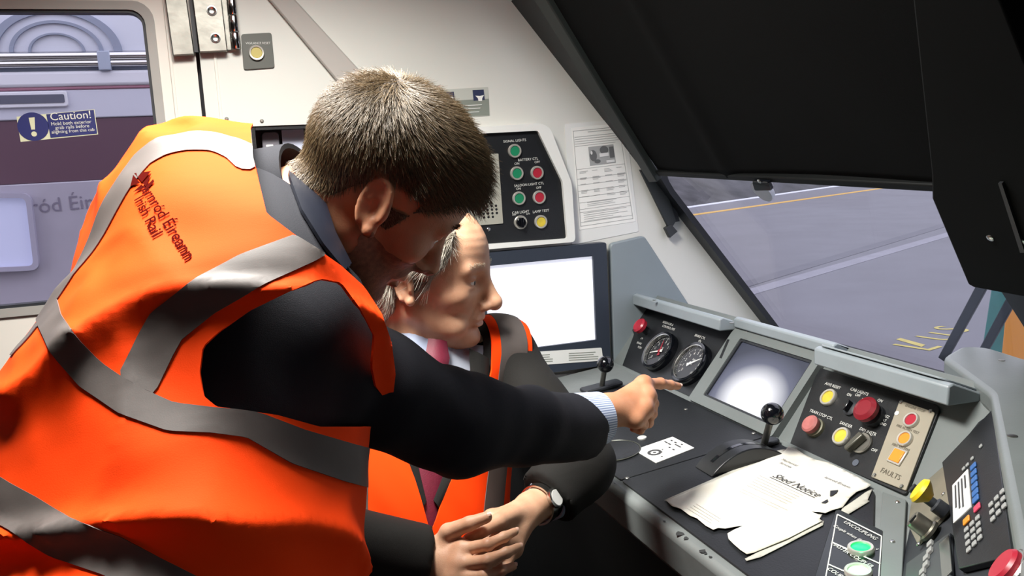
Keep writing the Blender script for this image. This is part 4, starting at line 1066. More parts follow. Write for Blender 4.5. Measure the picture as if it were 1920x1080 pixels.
def surface(fn, lo, hi, h, slack=1.8):
    B = 6
    lo = np.asarray(lo, float); hi = np.asarray(hi, float)
    nb = np.maximum(1, np.ceil((hi-lo)/(h*B)).astype(int)); n = nb*B
    bc = np.stack(np.meshgrid(*[np.arange(k) for k in nb], indexing='ij'), -1).reshape(-1, 3)
    d = fn(lo+(bc+.5)*B*h)
    keep = (np.abs(d) < B*h*.87*slack).reshape(nb)
    g = np.repeat(np.repeat(np.repeat(np.where(d < 0, -1., 1.).reshape(nb), B, 0), B, 1), B, 2)
    G = np.ones(n+1); G[:-1, :-1, :-1] = g
    G[-1] = 1; G[:, -1] = 1; G[:, :, -1] = 1
    mk = np.zeros(n+1, bool); km = np.repeat(np.repeat(np.repeat(keep, B, 0), B, 1), B, 2)
    for a in (0, 1):
        for b in (0, 1):
            for c in (0, 1): mk[a:n[0]+a, b:n[1]+b, c:n[2]+c] |= km
    idx = np.argwhere(mk); vals = np.empty(len(idx))
    for s in range(0, len(idx), 200000): vals[s:s+200000] = fn(lo+idx[s:s+200000]*h)
    G[tuple(idx.T)] = vals
    sg = G < 0
    cells = np.zeros(n, int)
    for a in (0, 1):
        for b in (0, 1):
            for c in (0, 1): cells += sg[a:n[0]+a, b:n[1]+b, c:n[2]+c]
    ci = np.argwhere((cells > 0) & (cells < 8))
    acc = np.zeros((len(ci), 3)); cnt = np.zeros(len(ci))
    cs = [(a, b, c) for a in (0, 1) for b in (0, 1) for c in (0, 1)]
    for p in cs:
        for ax in range(3):
            if p[ax]: continue
            q = list(p); q[ax] = 1
            ga = G[ci[:, 0]+p[0], ci[:, 1]+p[1], ci[:, 2]+p[2]]; gb = G[ci[:, 0]+q[0], ci[:, 1]+q[1], ci[:, 2]+q[2]]
            m_ = (ga < 0) != (gb < 0); t = np.where(m_, ga/np.where(m_, ga-gb, 1), 0)
            pt = np.tile(np.array(p, float), (len(ci), 1)); pt[:, ax] += t
            acc += pt*m_[:, None]; cnt += m_
    V = lo+(ci+acc/cnt[:, None])*h
    vid = -np.ones(n, int); vid[tuple(ci.T)] = np.arange(len(ci))
    F = []
    for ax in range(3):
        u, v = [(1, 2), (2, 0), (0, 1)][ax]
        s0 = [slice(0, n[0]+1)]*3; s1 = list(s0); s0 = list(s0); s0[ax] = slice(0, n[ax]); s1[ax] = slice(1, n[ax]+1)
        e = np.argwhere(sg[tuple(s0)] != sg[tuple(s1)])
        e = e[(e[:, u] > 0) & (e[:, v] > 0) & (e[:, u] < n[u]) & (e[:, v] < n[v])]
        def cid(du, dv):
            c = e.copy(); c[:, u] -= du; c[:, v] -= dv; return vid[tuple(c.T)]
        q = np.stack([cid(1, 1), cid(0, 1), cid(0, 0), cid(1, 0)], 1)
        fl = ~sg[tuple(e.T)]; q[fl] = q[fl][:, ::-1]
        F.append(q)
    F = np.concatenate(F); F = F[(F >= 0).all(1)]
    # relax towards the true surface once
    return V, F
def vnormals(V, F):
    N = np.zeros_like(V); a = np.cross(V[F[:, 2]]-V[F[:, 0]], V[F[:, 3 if F.shape[1] == 4 else 1]]-V[F[:, 1 if F.shape[1] == 4 else 0]])
    if F.shape[1] == 3: a = np.cross(V[F[:, 1]]-V[F[:, 0]], V[F[:, 2]]-V[F[:, 0]])
    for k in range(F.shape[1]): np.add.at(N, F[:, k], a)
    return N/np.maximum(np.linalg.norm(N, axis=1), 1e-12)[:, None]
def smooth_verts(V, F, it=1, lam=.5):
    for _ in range(it):
        A = np.zeros_like(V); c = np.zeros(len(V)); k = F.shape[1]
        for i in range(k):
            np.add.at(A, F[:, i], V[F[:, (i+1) % k]]); np.add.at(c, F[:, i], 1)
        V = V*(1-lam)+lam*A/np.maximum(c, 1)[:, None]
    return V
def tris(F): return np.concatenate([F[:, [0, 1, 2]], F[:, [0, 2, 3]]])
def clip(V, F, s):                                              # keeps the region s < 0, cut exactly at s = 0
    T = tris(F) if F.shape[1] == 4 else F
    ins = s < 0; c = ins[T].sum(1)
    out = [tuple(t) for t in T[c == 3]]; nv = []; cache = {}
    nV = len(V)
    def cut(a, b):
        k = (a, b) if a < b else (b, a)
        if k not in cache:
            t = s[a]/(s[a]-s[b]); cache[k] = nV+len(nv); nv.append(V[a]+(V[b]-V[a])*t)
        return cache[k]
    for t in T[(c == 1) | (c == 2)]:
        poly = []
        for i in range(3):
            a, b = int(t[i]), int(t[(i+1) % 3])
            if ins[a]: poly.append(a)
            if ins[a] != ins[b]: poly.append(cut(a, b))
        for i in range(1, len(poly)-1): out.append((poly[0], poly[i], poly[i+1]))
    allV = np.concatenate([V, np.array(nv)]) if nv else V
    out = np.array(out, int)
    if len(out) == 0: return np.zeros((0, 3)), np.zeros((0, 3), int)
    u, inv = np.unique(out, return_inverse=True)
    return allV[u], inv.reshape(out.shape)
def mesh(name, V, F, m, parent=None, mats=None, mi=None, solid=0.0):
    me = bpy.data.meshes.new(name); me.from_pydata(np.asarray(V).tolist(), [], F.tolist() if hasattr(F, 'tolist') else [tuple(f) for f in F])
    for x in (mats or [m]): me.materials.append(x)
    if mi is not None: me.polygons.foreach_set('material_index', np.asarray(mi, dtype=np.int32))
    me.shade_smooth()
    o = link(name, me, parent)
    if solid:
        s = o.modifiers.new('solid', 'SOLIDIFY'); s.thickness = solid; s.offset = -1
        e = o.modifiers.new('edges', 'EDGE_SPLIT'); e.split_angle = R(55)
    return o
def pxdist(V, pts, hw):                                        # signed distance in the photo to a ribbon of varying half width, negative inside
    P = proj(V); best = np.full(len(P), 1e9)
    pts = [np.asarray(p, float) for p in pts]
    if not hasattr(hw, '__len__'): hw = [hw]*len(pts)
    for a, b, wa, wb in zip(pts, pts[1:], hw, hw[1:]):
        d = b-a; t = np.clip(((P-a)@d)/(d@d), 0, 1)
        best = np.minimum(best, np.sqrt(((P-a-t[:, None]*d)**2).sum(1))-(wa+(wb-wa)*t))
    return best
def pxpoly(V, poly):                                           # signed distance to a polygon in the photo, negative inside
    P = proj(V); poly = np.asarray(poly, float); n = len(poly); d = np.full(len(P), 1e18); s = np.ones(len(P))
    for i in range(n):
        a = poly[i]; b = poly[i-1]; e = b-a; w = P-a
        q = w-e*np.clip((w@e)/(e@e), 0, 1)[:, None]; d = np.minimum(d, (q*q).sum(1))
        c1 = P[:, 1] >= a[1]; c2 = P[:, 1] < b[1]; c3 = e[0]*w[:, 1] > e[1]*w[:, 0]
        s = np.where((c1 & c2 & c3) | (~c1 & ~c2 & ~c3), -s, s)
    return s*np.sqrt(d)
def depth(V): return (np.asarray(V)-CAM)@FW
def cv(x, y, z): return x*RT-y*UP+z*FW                           # a direction: right, down, away
def bounds(pts, pad): pts = np.asarray(pts); return pts.min(0)-pad, pts.max(0)+pad

# ---------------------------------------------------------------- a head in its own frame: x forward, y left, z up, origin between the ears
def head_sdf(p, nose=1.0, jaw=1.0, brow=1.0, old=False):
    if old: p = np.stack([p[:, 0], p[:, 1], np.where(p[:, 2] < -.035, -.035+(p[:, 2]+.035)*1.20, p[:, 2])], 1)
    y = np.abs(p[:, 1]); q = np.stack([p[:, 0], y, p[:, 2]], 1)
    d = ell(p, (-.004, 0, .045), (.098, .077, .087))
    d = smin(d, ell(p, (.030, 0, .048), (.067, .066, .068)), .03)
    d = smin(d, ell(p, (.042, 0, -.022), (.056, .057, .078)), .03)
    d = smin(d, cone(q, (.000, .052, -.045), (.072, .016, -.096), .016, .016*jaw), .03)
    d = smin(d, ball(p, (.080, 0, -.096), .019*jaw), .018)
    d = smin(d, ell(q, (.060, .043, -.012), (.024, .022, .018)), .02)
    d = smin(d, cone(q, (.0905, .008, .030), (.080, .046, .031), .010*brow, .008), .014)
    d = smax(d, -ell(q, (.101, .033, .012), (.016, .019, .0125)), .012)
    d = smin(d, ball(q, (.0775, .0325, .011), .0125), .003)
    d = smin(d, ell(q, (.0805, .033, .0175), (.0125, .0165, .0045)), .004)     # upper lid
    d = smin(d, ell(q, (.0805, .033, .0030), (.011, .015, .0035)), .005)       # lower lid
    nx = .118+.012*(nose-1)*4
    d = smin(d, cone(p, (.097, 0, .020), (nx, 0, -.021), .0075, .0105), .012)
    d = smin(d, ball(p, (nx, 0, -.0245), .0125*nose), .008)
    d = smin(d, ell(q, (nx-.015, .0125, -.030), (.0125, .0085, .008)), .006)
    d = smax(d, -ell(q, (nx-.010, .007, -.0385), (.006, .0035, .004)), .003)
    d = smin(d, ell(p, (.083, 0, -.050), (.019, .030, .018)), .012)
    d = smin(d, ell(p, (.097, 0, -.0545), (.0085-.003*old, .023, .0055-.0015*old)), .005)
    d = smin(d, ell(p, (.0955, 0, -.0665), (.0090-.003*old, .020, .0062-.0015*old)), .005)
    d = smax(d, -ell(p, (.106, 0, -.0605), (.012, .024, .0016)), .003)
    if old:
        d = smax(d, -cone(q, (.098, .020, -.030), (.082, .034, -.062), .003, .003), .006)
        d = smin(d, ell(q, (.062, .040, -.066), (.02, .012, .02)), .015)
        d = d+.00022*np.sin(p[:, 2]*520)*np.clip((p[:, 2]-.045)/.02, 0, 1)*np.clip((p[:, 0]-.05)/.03, 0, 1)
    # ears
    M = np.array([[.94, 0, .34], [0, 1, 0], [-.34, 0, .94]]); c = np.array([-.008, .081, .006])
    M = np.array([[.80, .45, .30], [-.47, .88, 0.0], [-.27, -.14, .95]]); M = np.array([unit(r) for r in M])
    e = (q-c)@M.T
    ear = ell(e, (0, 0, 0), (.0175, .0065, .031))
    th = np.linspace(-.5, 4.1, 12); rim = np.full(len(p), 9.)
    ep = [np.array([.0155*math.cos(t), .0045, .028*math.sin(t)+.001]) for t in th]
    for a, b in zip(ep, ep[1:]): rim = np.minimum(rim, cone(e, a, b, .0036, .0036))
    ear = smin(ear, rim, .003)
    ear = smax(ear, -ell(e, (.002, .0085, -.003), (.009, .0085, .014)), .003)
    ear = smax(ear, -ell(e, (-.001, .0085, .015), (.009, .0045, .008)), .003)
    ear = smin(ear, ball(e, (.006, .001, -.028), .0075), .006)
    ear = smin(ear, ell(e, (.013, .002, -.004), (.005, .004, .007)), .004)
    d = smin(d, ear, .006)
    return d
class Head:
    def __init__(s, c, f, u, sc=1.0, **kw):
        f = unit(f); u = unit(np.asarray(u)-f*(np.asarray(u)@f)); s.M = np.array([f, np.cross(u, f), u]); s.c = np.asarray(c, float); s.sc = sc; s.kw = kw
    def loc(s, P): return (P-s.c)@s.M.T/s.sc
    def wor(s, q): return s.c+(np.asarray(q, float)*s.sc)@s.M
    def sdf(s, P): return head_sdf(s.loc(P), **s.kw)*s.sc
def hand_sdf(P, wrist, mcps, fingers, thumb, wr=.026, k=.010, palm=.0125):
    d = cone(P, wrist[0], wrist[1], wr, wr*.92)
    for i, m_ in enumerate(mcps):
        d = smin(d, cone(P, wrist[1], m_, palm*1.25, palm*(.98 if i < 3 else .9)), .014)
    for a, b in zip(mcps, mcps[1:]): d = smin(d, cone(P, a, b, palm*.9, palm*.85), .010)
    for fl, r0 in fingers:
        e = 1e9*np.ones(len(P)); n = len(fl)-1
        for i in range(n):
            ra = r0*(1-.13*i); rb = r0*(1-.13*(i+1))
            e = smin(e, cone(P, fl[i], fl[i+1], ra, rb), .003)
            if 0 < i: e = smin(e, ball(P, fl[i], ra*1.06), .003)
        d = smin(d, e, .006)
    if thumb:
        e = 1e9*np.ones(len(P))
        for i, (a, b) in enumerate(zip(thumb, thumb[1:])): e = smin(e, cone(P, a, b, (.0165, .0120, .0105, .009)[i], (.0120, .0105, .0085, .008)[i]), .004)
        d = smin(d, e, .009)
    return d
def nail(parent, tip, prev, up, r, m):
    f = unit(np.asarray(tip)-np.asarray(prev)); u = unit(np.asarray(up)-f*(np.asarray(up)@f)); l = np.cross(u, f)
    c = np.asarray(tip)+f*r*.15+u*r*.80
    vs = []; fs = []
    for i in range(7):
        for j in range(5):
            a = (i/6-.5)*1.7; t = (j/4-.5)
            vs.append(c+f*(t*r*1.7+ (.0 if j < 4 else -abs(a)*r*.25))+l*math.sin(a)*r*.72+u*((math.cos(a)-1)*r*.75+.0002-.12*r*t*t))
    for i in range(6):
        for j in range(4): k = i*5+j; fs.append((k, k+1, k+6, k+5))
    return mesh('fingernail', vs, fs, m, parent)
def strands(name, roots, dirs, lens, m, parent, seg=5, r=.0004, grav=(0, 0, 0), wob=.12, comb=None):
    n = len(roots); pos = np.empty((n, seg, 3)); rad = np.empty((n, seg))
    p = roots.copy(); d = dirs.copy(); g = np.asarray(grav, float)
    for s in range(seg):
        pos[:, s] = p; rad[:, s] = r*(1-.75*s/(seg-1))
        d = d+g/seg+RNG.normal(0, wob/seg**.5, (n, 3)); 
        if comb is not None: d = d+comb/seg
        d /= np.linalg.norm(d, axis=1)[:, None]; p = p+d*(lens/(seg-1))[:, None]
    hc = bpy.data.hair_curves.new(name); hc.add_curves([seg]*n)
    hc.attributes['position'].data.foreach_set('vector', pos.reshape(-1).astype(np.float32))
    ra = hc.attributes.get('radius') or hc.attributes.new('radius', 'FLOAT', 'POINT')
    ra.data.foreach_set('value', rad.reshape(-1).astype(np.float32))
    hc.materials.append(m)
    return link(name, hc, parent)
def sample_faces(V, F, n):
    T = tris(F) if F.shape[1] == 4 else F
    a = np.linalg.norm(np.cross(V[T[:, 1]]-V[T[:, 0]], V[T[:, 2]]-V[T[:, 0]]), axis=1); t = T[RNG.choice(len(T), n, p=a/a.sum())]
    u = RNG.random((n, 2)); fl = u.sum(1) > 1; u[fl] = 1-u[fl]
    N = np.cross(V[T[:, 1]]-V[T[:, 0]], V[T[:, 2]]-V[T[:, 0]])
    P = V[t[:, 0]]+u[:, :1]*(V[t[:, 1]]-V[t[:, 0]])+u[:, 1:]*(V[t[:, 2]]-V[t[:, 0]])
    Nn = np.cross(V[t[:, 1]]-V[t[:, 0]], V[t[:, 2]]-V[t[:, 0]]); Nn /= np.maximum(np.linalg.norm(Nn, axis=1), 1e-12)[:, None]
    return P, Nn
# ================================================================ the man bending over the desk
def skin_mat(name, c, c2, beard=None):
    mt = mat(name, c, .5, col2=c2, vscale=26, sss=.12, bump=.12, bscale=500, spec=.4)
    return mt
M_SKIN1 = skin_mat('tanned skin', 'bd8868', 'aa7253')
M_SKIN2 = skin_mat('fair aged skin', 'd2a688', 'bd8c6e')
M_NAIL = mat('fingernail', 'dcb4a0', .3)
M_VEST = mat('orange hi-vis cloth', 'fa4406', .8, bump=.07, bscale=900, spec=.12)
M_RETRO = mat('silver reflective tape', '4f4845', .6, var=.04, vscale=60, bump=.03, bscale=900)
M_SUIT1 = mat('navy black suit cloth', '11121a', .85, bump=.25, bscale=1200, spec=.3)
M_SUIT2 = mat('charcoal suit cloth', '181715', .85, bump=.25, bscale=1200, spec=.3)
M_SHIRT = mat('pale blue shirt', 'aeb9d2', .75)

N1 = W(442, 474, 1.0); N2 = W(385, 700, .95); N3 = W(305, 1000, .90); N4 = W(270, 1250, .88)
def axes(l, s):
    s = unit(cv(*s)); l = cv(*l); l = unit(l-s*(l@s)); f = np.cross(l, s); return np.array([l, f, s])   # rows: left, front, spine
A1 = axes((-.62, -.50, .56), (.75, -.55, .35)); A2 = axes((-.62, -.15, .72), (.30, -.90, .27)); A3 = axes((-.68, .0, .73), (.12, -.97, .2)); A4 = axes((-.68, .0, .73), (.05, -.99, .1))
HD1 = Head(W(705, 397, .97)+.078*unit(cv(-.23, -.40, .87)), cv(.68, .578, .45), cv(.68, -.69, -.14), 1.04)
RS, LS = W(548, 645, .915), W(374, 328, 1.15)
EL, WR = W(835, 800, 1.07), W(1098, 800, 1.28)
LE, LW = W(430, 560, 1.22), W(520, 760, 1.17)
NK = N1+A1[2]*.10
def torso1(P, o):                                               # o = outward offset of the garment
    d = ell(P, N1, (.170+o, .105+o, .112+o), A1)
    d = smin(d, ell(P, N2, (.195+o, .150+o, .20), A2), .09)
    d = smin(d, ell(P, N3, (.205+o, .160+o, .22), A3), .09)
    d = smin(d, ell(P, N4, (.20+o, .155+o, .20), A4), .08)
    d = smin(d, cone(P, N1+A1[2]*.04-A1[0]*.02, LS, .042+o, .038+o), .045)
    d = smin(d, cone(P, N1+A1[2]*.04, RS+.03*A1[0], .068+o, .064+o), .06)
    return d
def folds(P, A, c, amp, su, sv, off):
    q = (P-c)@A.T; w_ = vnoise(q*np.array([4., 4., 4.]), 1.0, off)
    return amp*vnoise(np.stack([q[:, 0]*su+w_*.6, q[:, 1]*su, q[:, 2]*sv+w_*.8], 1), 1.0, off+7.)
def vest1(P):
    d = torso1(P, .018)
    lowm = np.clip((-half(P, N2+A2[2]*.10, A2[2])+.05)/.1, 0, 1)
    d = d-folds(P, A2, N2, .012, 3.0, 9.0, 3.)*lowm
    qq = (P-N2)@A2.T; ww = vnoise(P, 5., 40.)*.9
    d = d-lowm*.022*(1-np.abs(vnoise(np.stack([qq[:, 0]*2.2+ww*.4, qq[:, 1]*2.2, qq[:, 2]*11+ww+qq[:, 0]*5], 1), 1.0, 44.)))**4
    d = d-folds(P, A1, N1, .010, 9.0, 6.0, 9.)
    # creases of the loose cloth over the shoulder blades
    q = P-N1; D1 = unit(cv(.35, .90, .2)); D2 = unit(cv(.85, -.40, .1)); D3 = np.cross(D1, D2)
    w_ = vnoise(P, 6., 4.)*.7
    n1 = vnoise(np.stack([q@D1*5+w_, q@D2*13+w_, q@D3*5], 1), 1.0, 51.); n2 = vnoise(np.stack([q@D1*14-w_, q@D2*7+w_, q@D3*6], 1), 1.0, 57.)
    d = d-(.013*(1-np.abs(n1))**3+.011*(1-np.abs(n2))**3)*(1-lowm*.6)
    d = d-.003*vnoise(P, 45., 8.)*vnoise(P, 7., 18.)
    # diagonal drag folds towards the raised arm
    D = unit(cv(.75, .55, .2)); E_ = unit(cv(-.55, .75, -.2)); q = P-N2
    d = d-.012*vnoise(np.stack([q@D*3.0, q@E_*14.0, q@np.cross(D, E_)*3], 1), 1.0, 21.)
    d = smin(d, cone(P, W(640, 525, .955), W(712, 640, .968), .034, .036), .03)
    return d
lo, hi = bounds([N1, N2, N3, N4, LS, RS], .27)
lo[2] = max(lo[2], .86)
V, F = surface(vest1, lo, hi, .0075)
V = smooth_verts(V, F, 1, .4); VN = vnormals(V, F)
neck_cut = [(474, 292), (500, 400), (556, 442), (600, 470), (640, 498), (684, 538), (716, 588), (734, 640), (742, 700), (735, 760), (1300, 760), (1300, 60), (560, 60), (470, 240)]
s_neck = -pxpoly(V, neck_cut)
jk_arm = lambda P: np.minimum(cone(P, RS, EL, .085, .068), 9)
zmin_v = .90
s = np.maximum.reduce([s_neck, (zmin_v-V[:, 2])*1600, np.where(((V-N1)@A1[2] > -.03), ((V-LS)@A1[0]-.028)*1600, -50.)])
# armhole: the near side of the vest ends in a cut round the sleeve
arm_poly = [(702, 630), (674, 576), (640, 530), (600, 522), (540, 548), (470, 582), (410, 622), (380, 650), (374, 700), (382, 742), (405, 762), (450, 768), (520, 778), (600, 800), (760, 800), (705, 725), (698, 690)]
near = depth(V) < depth(RS)+.10
s_arm = np.where(near, -pxpoly(V, arm_poly), -50.)
s_all = np.maximum(s, s_arm)
cV, cF = clip(V, F, s_all)
# the body of the standing man
p1 = None
def legs1(P, o):
    d = None
    for sgn, dx in ((1, .02), (-1, .02)):
        hp_ = N4+A4[0]*.09*sgn-np.array([0, 0, .02]); kn = np.array([hp_[0]+.03, hp_[1]+.02*sgn, .48]); an = np.array([hp_[0]-.02, hp_[1]+.03*sgn, .09])
        e = smin(cone(P, hp_, kn, .095+o, .062+o), cone(P, kn, an, .062+o, .05+o), .03)
        d = e if d is None else smin(d, e, .02)
    return d
def nk1(P): return cone(P, NK-A1[2]*.06, HD1.wor((-.022, 0, -.035)), .066, .060)
def body1(P):
    d = torso1(P, -.03); d = smin(d, legs1(P, -.032), .03)
    for a, b, ra, rb in ((RS, EL, .05, .042), (EL, WR, .042, .028), (LS, LE, .05, .042), (LE, LW, .042, .028)): d = smin(d, cone(P, a, b, ra, rb), .03)
    return d
feet = [np.array([N4[0], N4[1], .08])]
lo, hi = bounds([N1, N4, LS, RS, EL, WR, feet[0], HD1.c], .2); lo[2] = .05
bV, bF = surface(body1, lo, hi, .014)
def hn1(P): return smin(HD1.sdf(P), nk1(P), .028)
lo, hi = bounds([HD1.wor((a, b_, c_)) for a in (.135, -.11) for b_ in (.095, -.095) for c_ in (.14, -.12)]+[NK], .02)
hV, hF = surface(hn1, lo, hi, .0032)
# pointing right hand
H = lambda *a: W(*a)
wr_ = (W(1085, 787, 1.265), W(1138, 770, 1.300))
m1 = [H(1207, 721, 1.360), H(1213, 744, 1.340), H(1207, 767, 1.320), H(1192, 787, 1.300)]
fg = [([m1[0], H(1238, 719, 1.385), H(1257, 722, 1.400), H(1271, 724, 1.410)], .0100),
      ([m1[1], H(1224, 756, 1.362), H(1223, 776, 1.372), H(1208, 780, 1.365)], .0102),
      ([m1[2], H(1220, 776, 1.342), H(1216, 793, 1.352), H(1200, 794, 1.345)], .0098),
      ([m1[3], H(1206, 796, 1.322), H(1200, 806, 1.332), H(1187, 804, 1.328)], .0088)]
th = [H(1150, 768, 1.340), H(1182, 764, 1.385), H(1205, 752, 1.400), H(1222, 748, 1.405)]
def hand1(P):
    d = hand_sdf(P, wr_, m1, fg, th, .027, palm=.0138)
    for m_ in m1[:3]: d = smin(d, ball(P, m_-cv(0, .55, .75)*.006+0, .0095), .008)
    return d
lo, hi = bounds([wr_[0]]+m1+[f[-1] for f, r in fg]+th, .045)
aV, aF = surface(hand1, lo, hi, .0019)
def join(parts):
    Vs, Fs, k = [], [], 0
    for v, f in parts: Vs.append(v); Fs.append(f+k); k += len(v)
    return np.concatenate(Vs), np.concatenate(Fs)
pV, pF = join([(bV, bF), (hV, hF), (aV, aF)])
M_BEARD = mat('stubbled skin', '6b4738', .6, col2='8a6048', vscale=160, bump=.3, bscale=1400)
man1 = mesh('person', pV, pF, M_SKIN1)
tag(man1, 'man in orange hi-vis vest and dark suit bending forward and pointing at the gauges', 'person')
# stubble over jaw and upper lip
q = HD1.loc(hV); ay = np.abs(q[:, 1])
lip = (np.sqrt(((q[:, 2]+.0605)/.0095)**2+(q[:, 1]/.026)**2)-1)*.009+np.where(q[:, 0] < .07, 1., 0.)
sb = np.minimum.reduce([-.024-q[:, 2]+.25*np.clip(.045-q[:, 0], 0, .05), q[:, 2]+.122, q[:, 0]-.004-.5*np.clip(-.06-q[:, 2], 0, .1), lip])
hN = vnormals(hV, hF)
tV, tF = clip(hV+hN*.0007, hF, -(sb+.006*vnoise(q, 90.)-.004)); mesh('beard', tV, tF, M_BEARD, man1)
for i, ((f, r), up) in enumerate(zip(fg[:1], (cv(.1, -.8, -.55),))): nail(man1, f[-1], f[-2], up, r*.68, M_NAIL)
# eyes and brows
def face_bits(HD, parent, browm, iris):
    for sg in (1, -1):
        mb = MB(); mb.ball((0, 0, 0), .0122*HD.sc, 20, 12); o = mb.build('eyeball', mat('eye white', 'd8d2cc', .2), parent); o.data.transform(Matrix.Translation(Vector(HD.wor((.0788, .0325*sg, .011)))))
        mb = MB(); mb.ball((0, 0, 0), .0058*HD.sc, 16, 8); o2 = mb.build('iris', mat(iris, '3c3028', .15), parent); o2.data.transform(Matrix.Translation(Vector(HD.wor((.0865, .0315*sg, .0105)))))
    n_ = 260; r_, d_, l_ = [], [], []
    for sg in (1, -1):
        for i in range(n_):
            t = RNG.random(); yy = .012+.036*t; xx = .100-.55*max(0, yy-.02)-.002; zz = .0335+.006*math.sin(t*2.4)+RNG.normal(0, .002)
            r_.append(HD.wor((xx, yy*sg, zz))); d_.append(unit(HD.M[0]*.5+HD.M[1]*sg*(.5+.5*t)+HD.M[2]*(.5-.6*t))); l_.append(.009)
    strands('eyebrows', np.array(r_), np.array(d_), np.array(l_)*(.7+.6*RNG.random(len(l_))), browm, parent, 4, .00030)
def hair_mat(name, c, c2, rough=.4):
    mt = bpy.data.materials.new(name); mt.use_nodes = True; nt = mt.node_tree; b = nt.nodes['Principled BSDF']
    hi_ = nt.nodes.new('ShaderNodeHairInfo'); mx = nt.nodes.new('ShaderNodeMix'); mx.data_type = 'RGBA'
    mx.inputs['A'].default_value = (*lin(c), 1); mx.inputs['B'].default_value = (*lin(c2), 1)
    nt.links.new(hi_.outputs['Random'], mx.inputs['Factor']); nt.links.new(mx.outputs['Result'], b.inputs['Base Color'])
    b.inputs['Roughness'].default_value = rough; b.inputs['Specular IOR Level'].default_value = .6
    return mt
M_HAIR1 = hair_mat('brown hair', '46371f', '78654a'); M_HAIRCAP1 = mat('brown hair base', '3a2d20', .7, var=.3, vscale=90)
M_HAIR2 = hair_mat('grey hair', '8f8778', 'c9c2b4'); M_HAIRCAP2 = mat('grey hair base', '8f8779', .7, var=.15, vscale=90)
face_bits(HD1, man1, M_HAIR1, 'brown iris')
# hair
def hairline1(q):                                               # positive where hair grows
    x, y, z = q[:, 0], np.abs(q[:, 1]), q[:, 2]
    zl = np.interp(x, [-.12, -.075, -.045, -.030, -.026, .008, .010, .026, .030, .050, .068, .085, .12], [-.034, -.034, -.022, .012, .036, .036, -.012, -.012, .022, .045, .066, .074, .078])
    return z-zl
q = HD1.loc(hV); hs = hairline1(q)+.004*vnoise(q, 60.)
no_ear = np.where((np.abs(q[:, 1]) > .074) & (q[:, 2] < .04) & (q[:, 0] > -.045) & (q[:, 0] < .03), -1, 1)
hs = np.minimum(hs, no_ear)
capV = hV+hN*(.0015+.004*np.clip(hs/.05, 0, 1))[:, None]
kV, kF = clip(capV, hF, -hs)
hair1 = mesh('hair', kV, kF, M_HAIRCAP1, man1)
def grow(HD, kV, kF, n, lenf, dirf, m_, parent, r=.0004, wob=.12, seg=6, grav=(0, 0, 0)):
    P, Nn = sample_faces(kV, kF, n); q = HD.loc(P); nl = Nn@HD.M.T
    flip = (nl*(q-np.array([0, 0, .03]))).sum(1) < 0; nl[flip] *= -1
    dl = dirf(q, nl); dl /= np.linalg.norm(dl, axis=1)[:, None]
    return strands('hair_strands', P, dl@HD.M, lenf(q)*(.6+.6*RNG.random(n)), m_, parent, seg, r, grav, wob)
whorl = np.array([-.062, -.012, .118])
def dir1(q, nl):
    d = q-whorl; d -= nl*(d*nl).sum(1)[:, None]; d /= np.maximum(np.linalg.norm(d, axis=1), 1e-6)[:, None]
    sw = np.cross(nl, d)
    lift = np.interp(q[:, 2], [0, .06, .12], [.18, .25, .32])[:, None]
    return d+sw*.25+nl*lift+np.stack([.25*np.clip(q[:, 0]/.08, 0, 1), 0*q[:, 0], .15*np.clip(q[:, 0]/.08, 0, 1)], 1)+RNG.normal(0, .10, d.shape)
def len1(q):
    l = np.interp(q[:, 2], [-.06, .02, .07, .12], [.006, .011, .018, .022])
    l = np.where((q[:, 0] > .004) & (q[:, 2] < .035), .004, l)
    return l+.014*np.clip((q[:, 0]-.045)/.03, 0, 1)*np.clip((q[:, 2]-.05)/.02, 0, 1)-.010*np.clip(1-np.linalg.norm(q-whorl, axis=1)/.03, 0, 1)
grow(HD1, kV, kF, 24000, len1, dir1, M_HAIR1, hair1, .00032)

# jacket under the vest
def jk1(P):
    d = torso1(P, -.016)
    arm = smin(cone(P, RS, EL, .080, .058), cone(P, EL, WR, .058, .051), .03)
    q = P-EL; ax = unit(WR-RS)
    wv = np.clip(1-np.abs((P-EL)@ax)/.20, 0, 1)
    arm = arm-.013*wv*vnoise(np.stack([(P@ax)*20, P@unit(np.cross(ax, UP))*5, P@UP*7], 1), 1.0, 5.)-.005*vnoise(P, 11., 2.)-.004*vnoise(np.stack([(P@ax)*26, P@UP*4, P@FW*4], 1), 1.0, 15.)
    arm = smax(arm, half(P, WR, WR-EL), .004)
    d = smin(d, arm, .035)
    d = smin(d, cone(P, LS, LE, .058, .055), .04); d = smin(d, cone(P, LE, LW, .06, .048), .03)
    return d
lo, hi = bounds([N1, N2, N3, N4, LS, RS, EL, WR, LE, LW], .16); lo[2] = max(lo[2], .84)
jV, jF = surface(jk1, lo, hi, .0065)
jV = smooth_verts(jV, jF, 1, .4)
sj = .080-np.sqrt(((np.cross(jV-NK, unit(HD1.wor((-.02, 0, -.04))-NK)))**2).sum(1)); sj = np.where(((jV-N1)@A1[2]) > .06, sj, -1)
nk_poly = [(585, 300), (603, 380), (622, 440), (650, 496), (690, 538), (725, 572), (770, 610), (800, 520), (760, 300)]
sj = np.maximum(sj, np.where(((jV-N1)@A1[2] > .0) & (depth(jV) < 1.10), -pxpoly(jV, nk_poly)/1600, -1))
jV0, jF0, jN0 = jV, jF, vnormals(jV, jF)
jV, jF = clip(jV, jF, sj)
mesh('suit_jacket', jV, jF, M_SUIT1, man1)
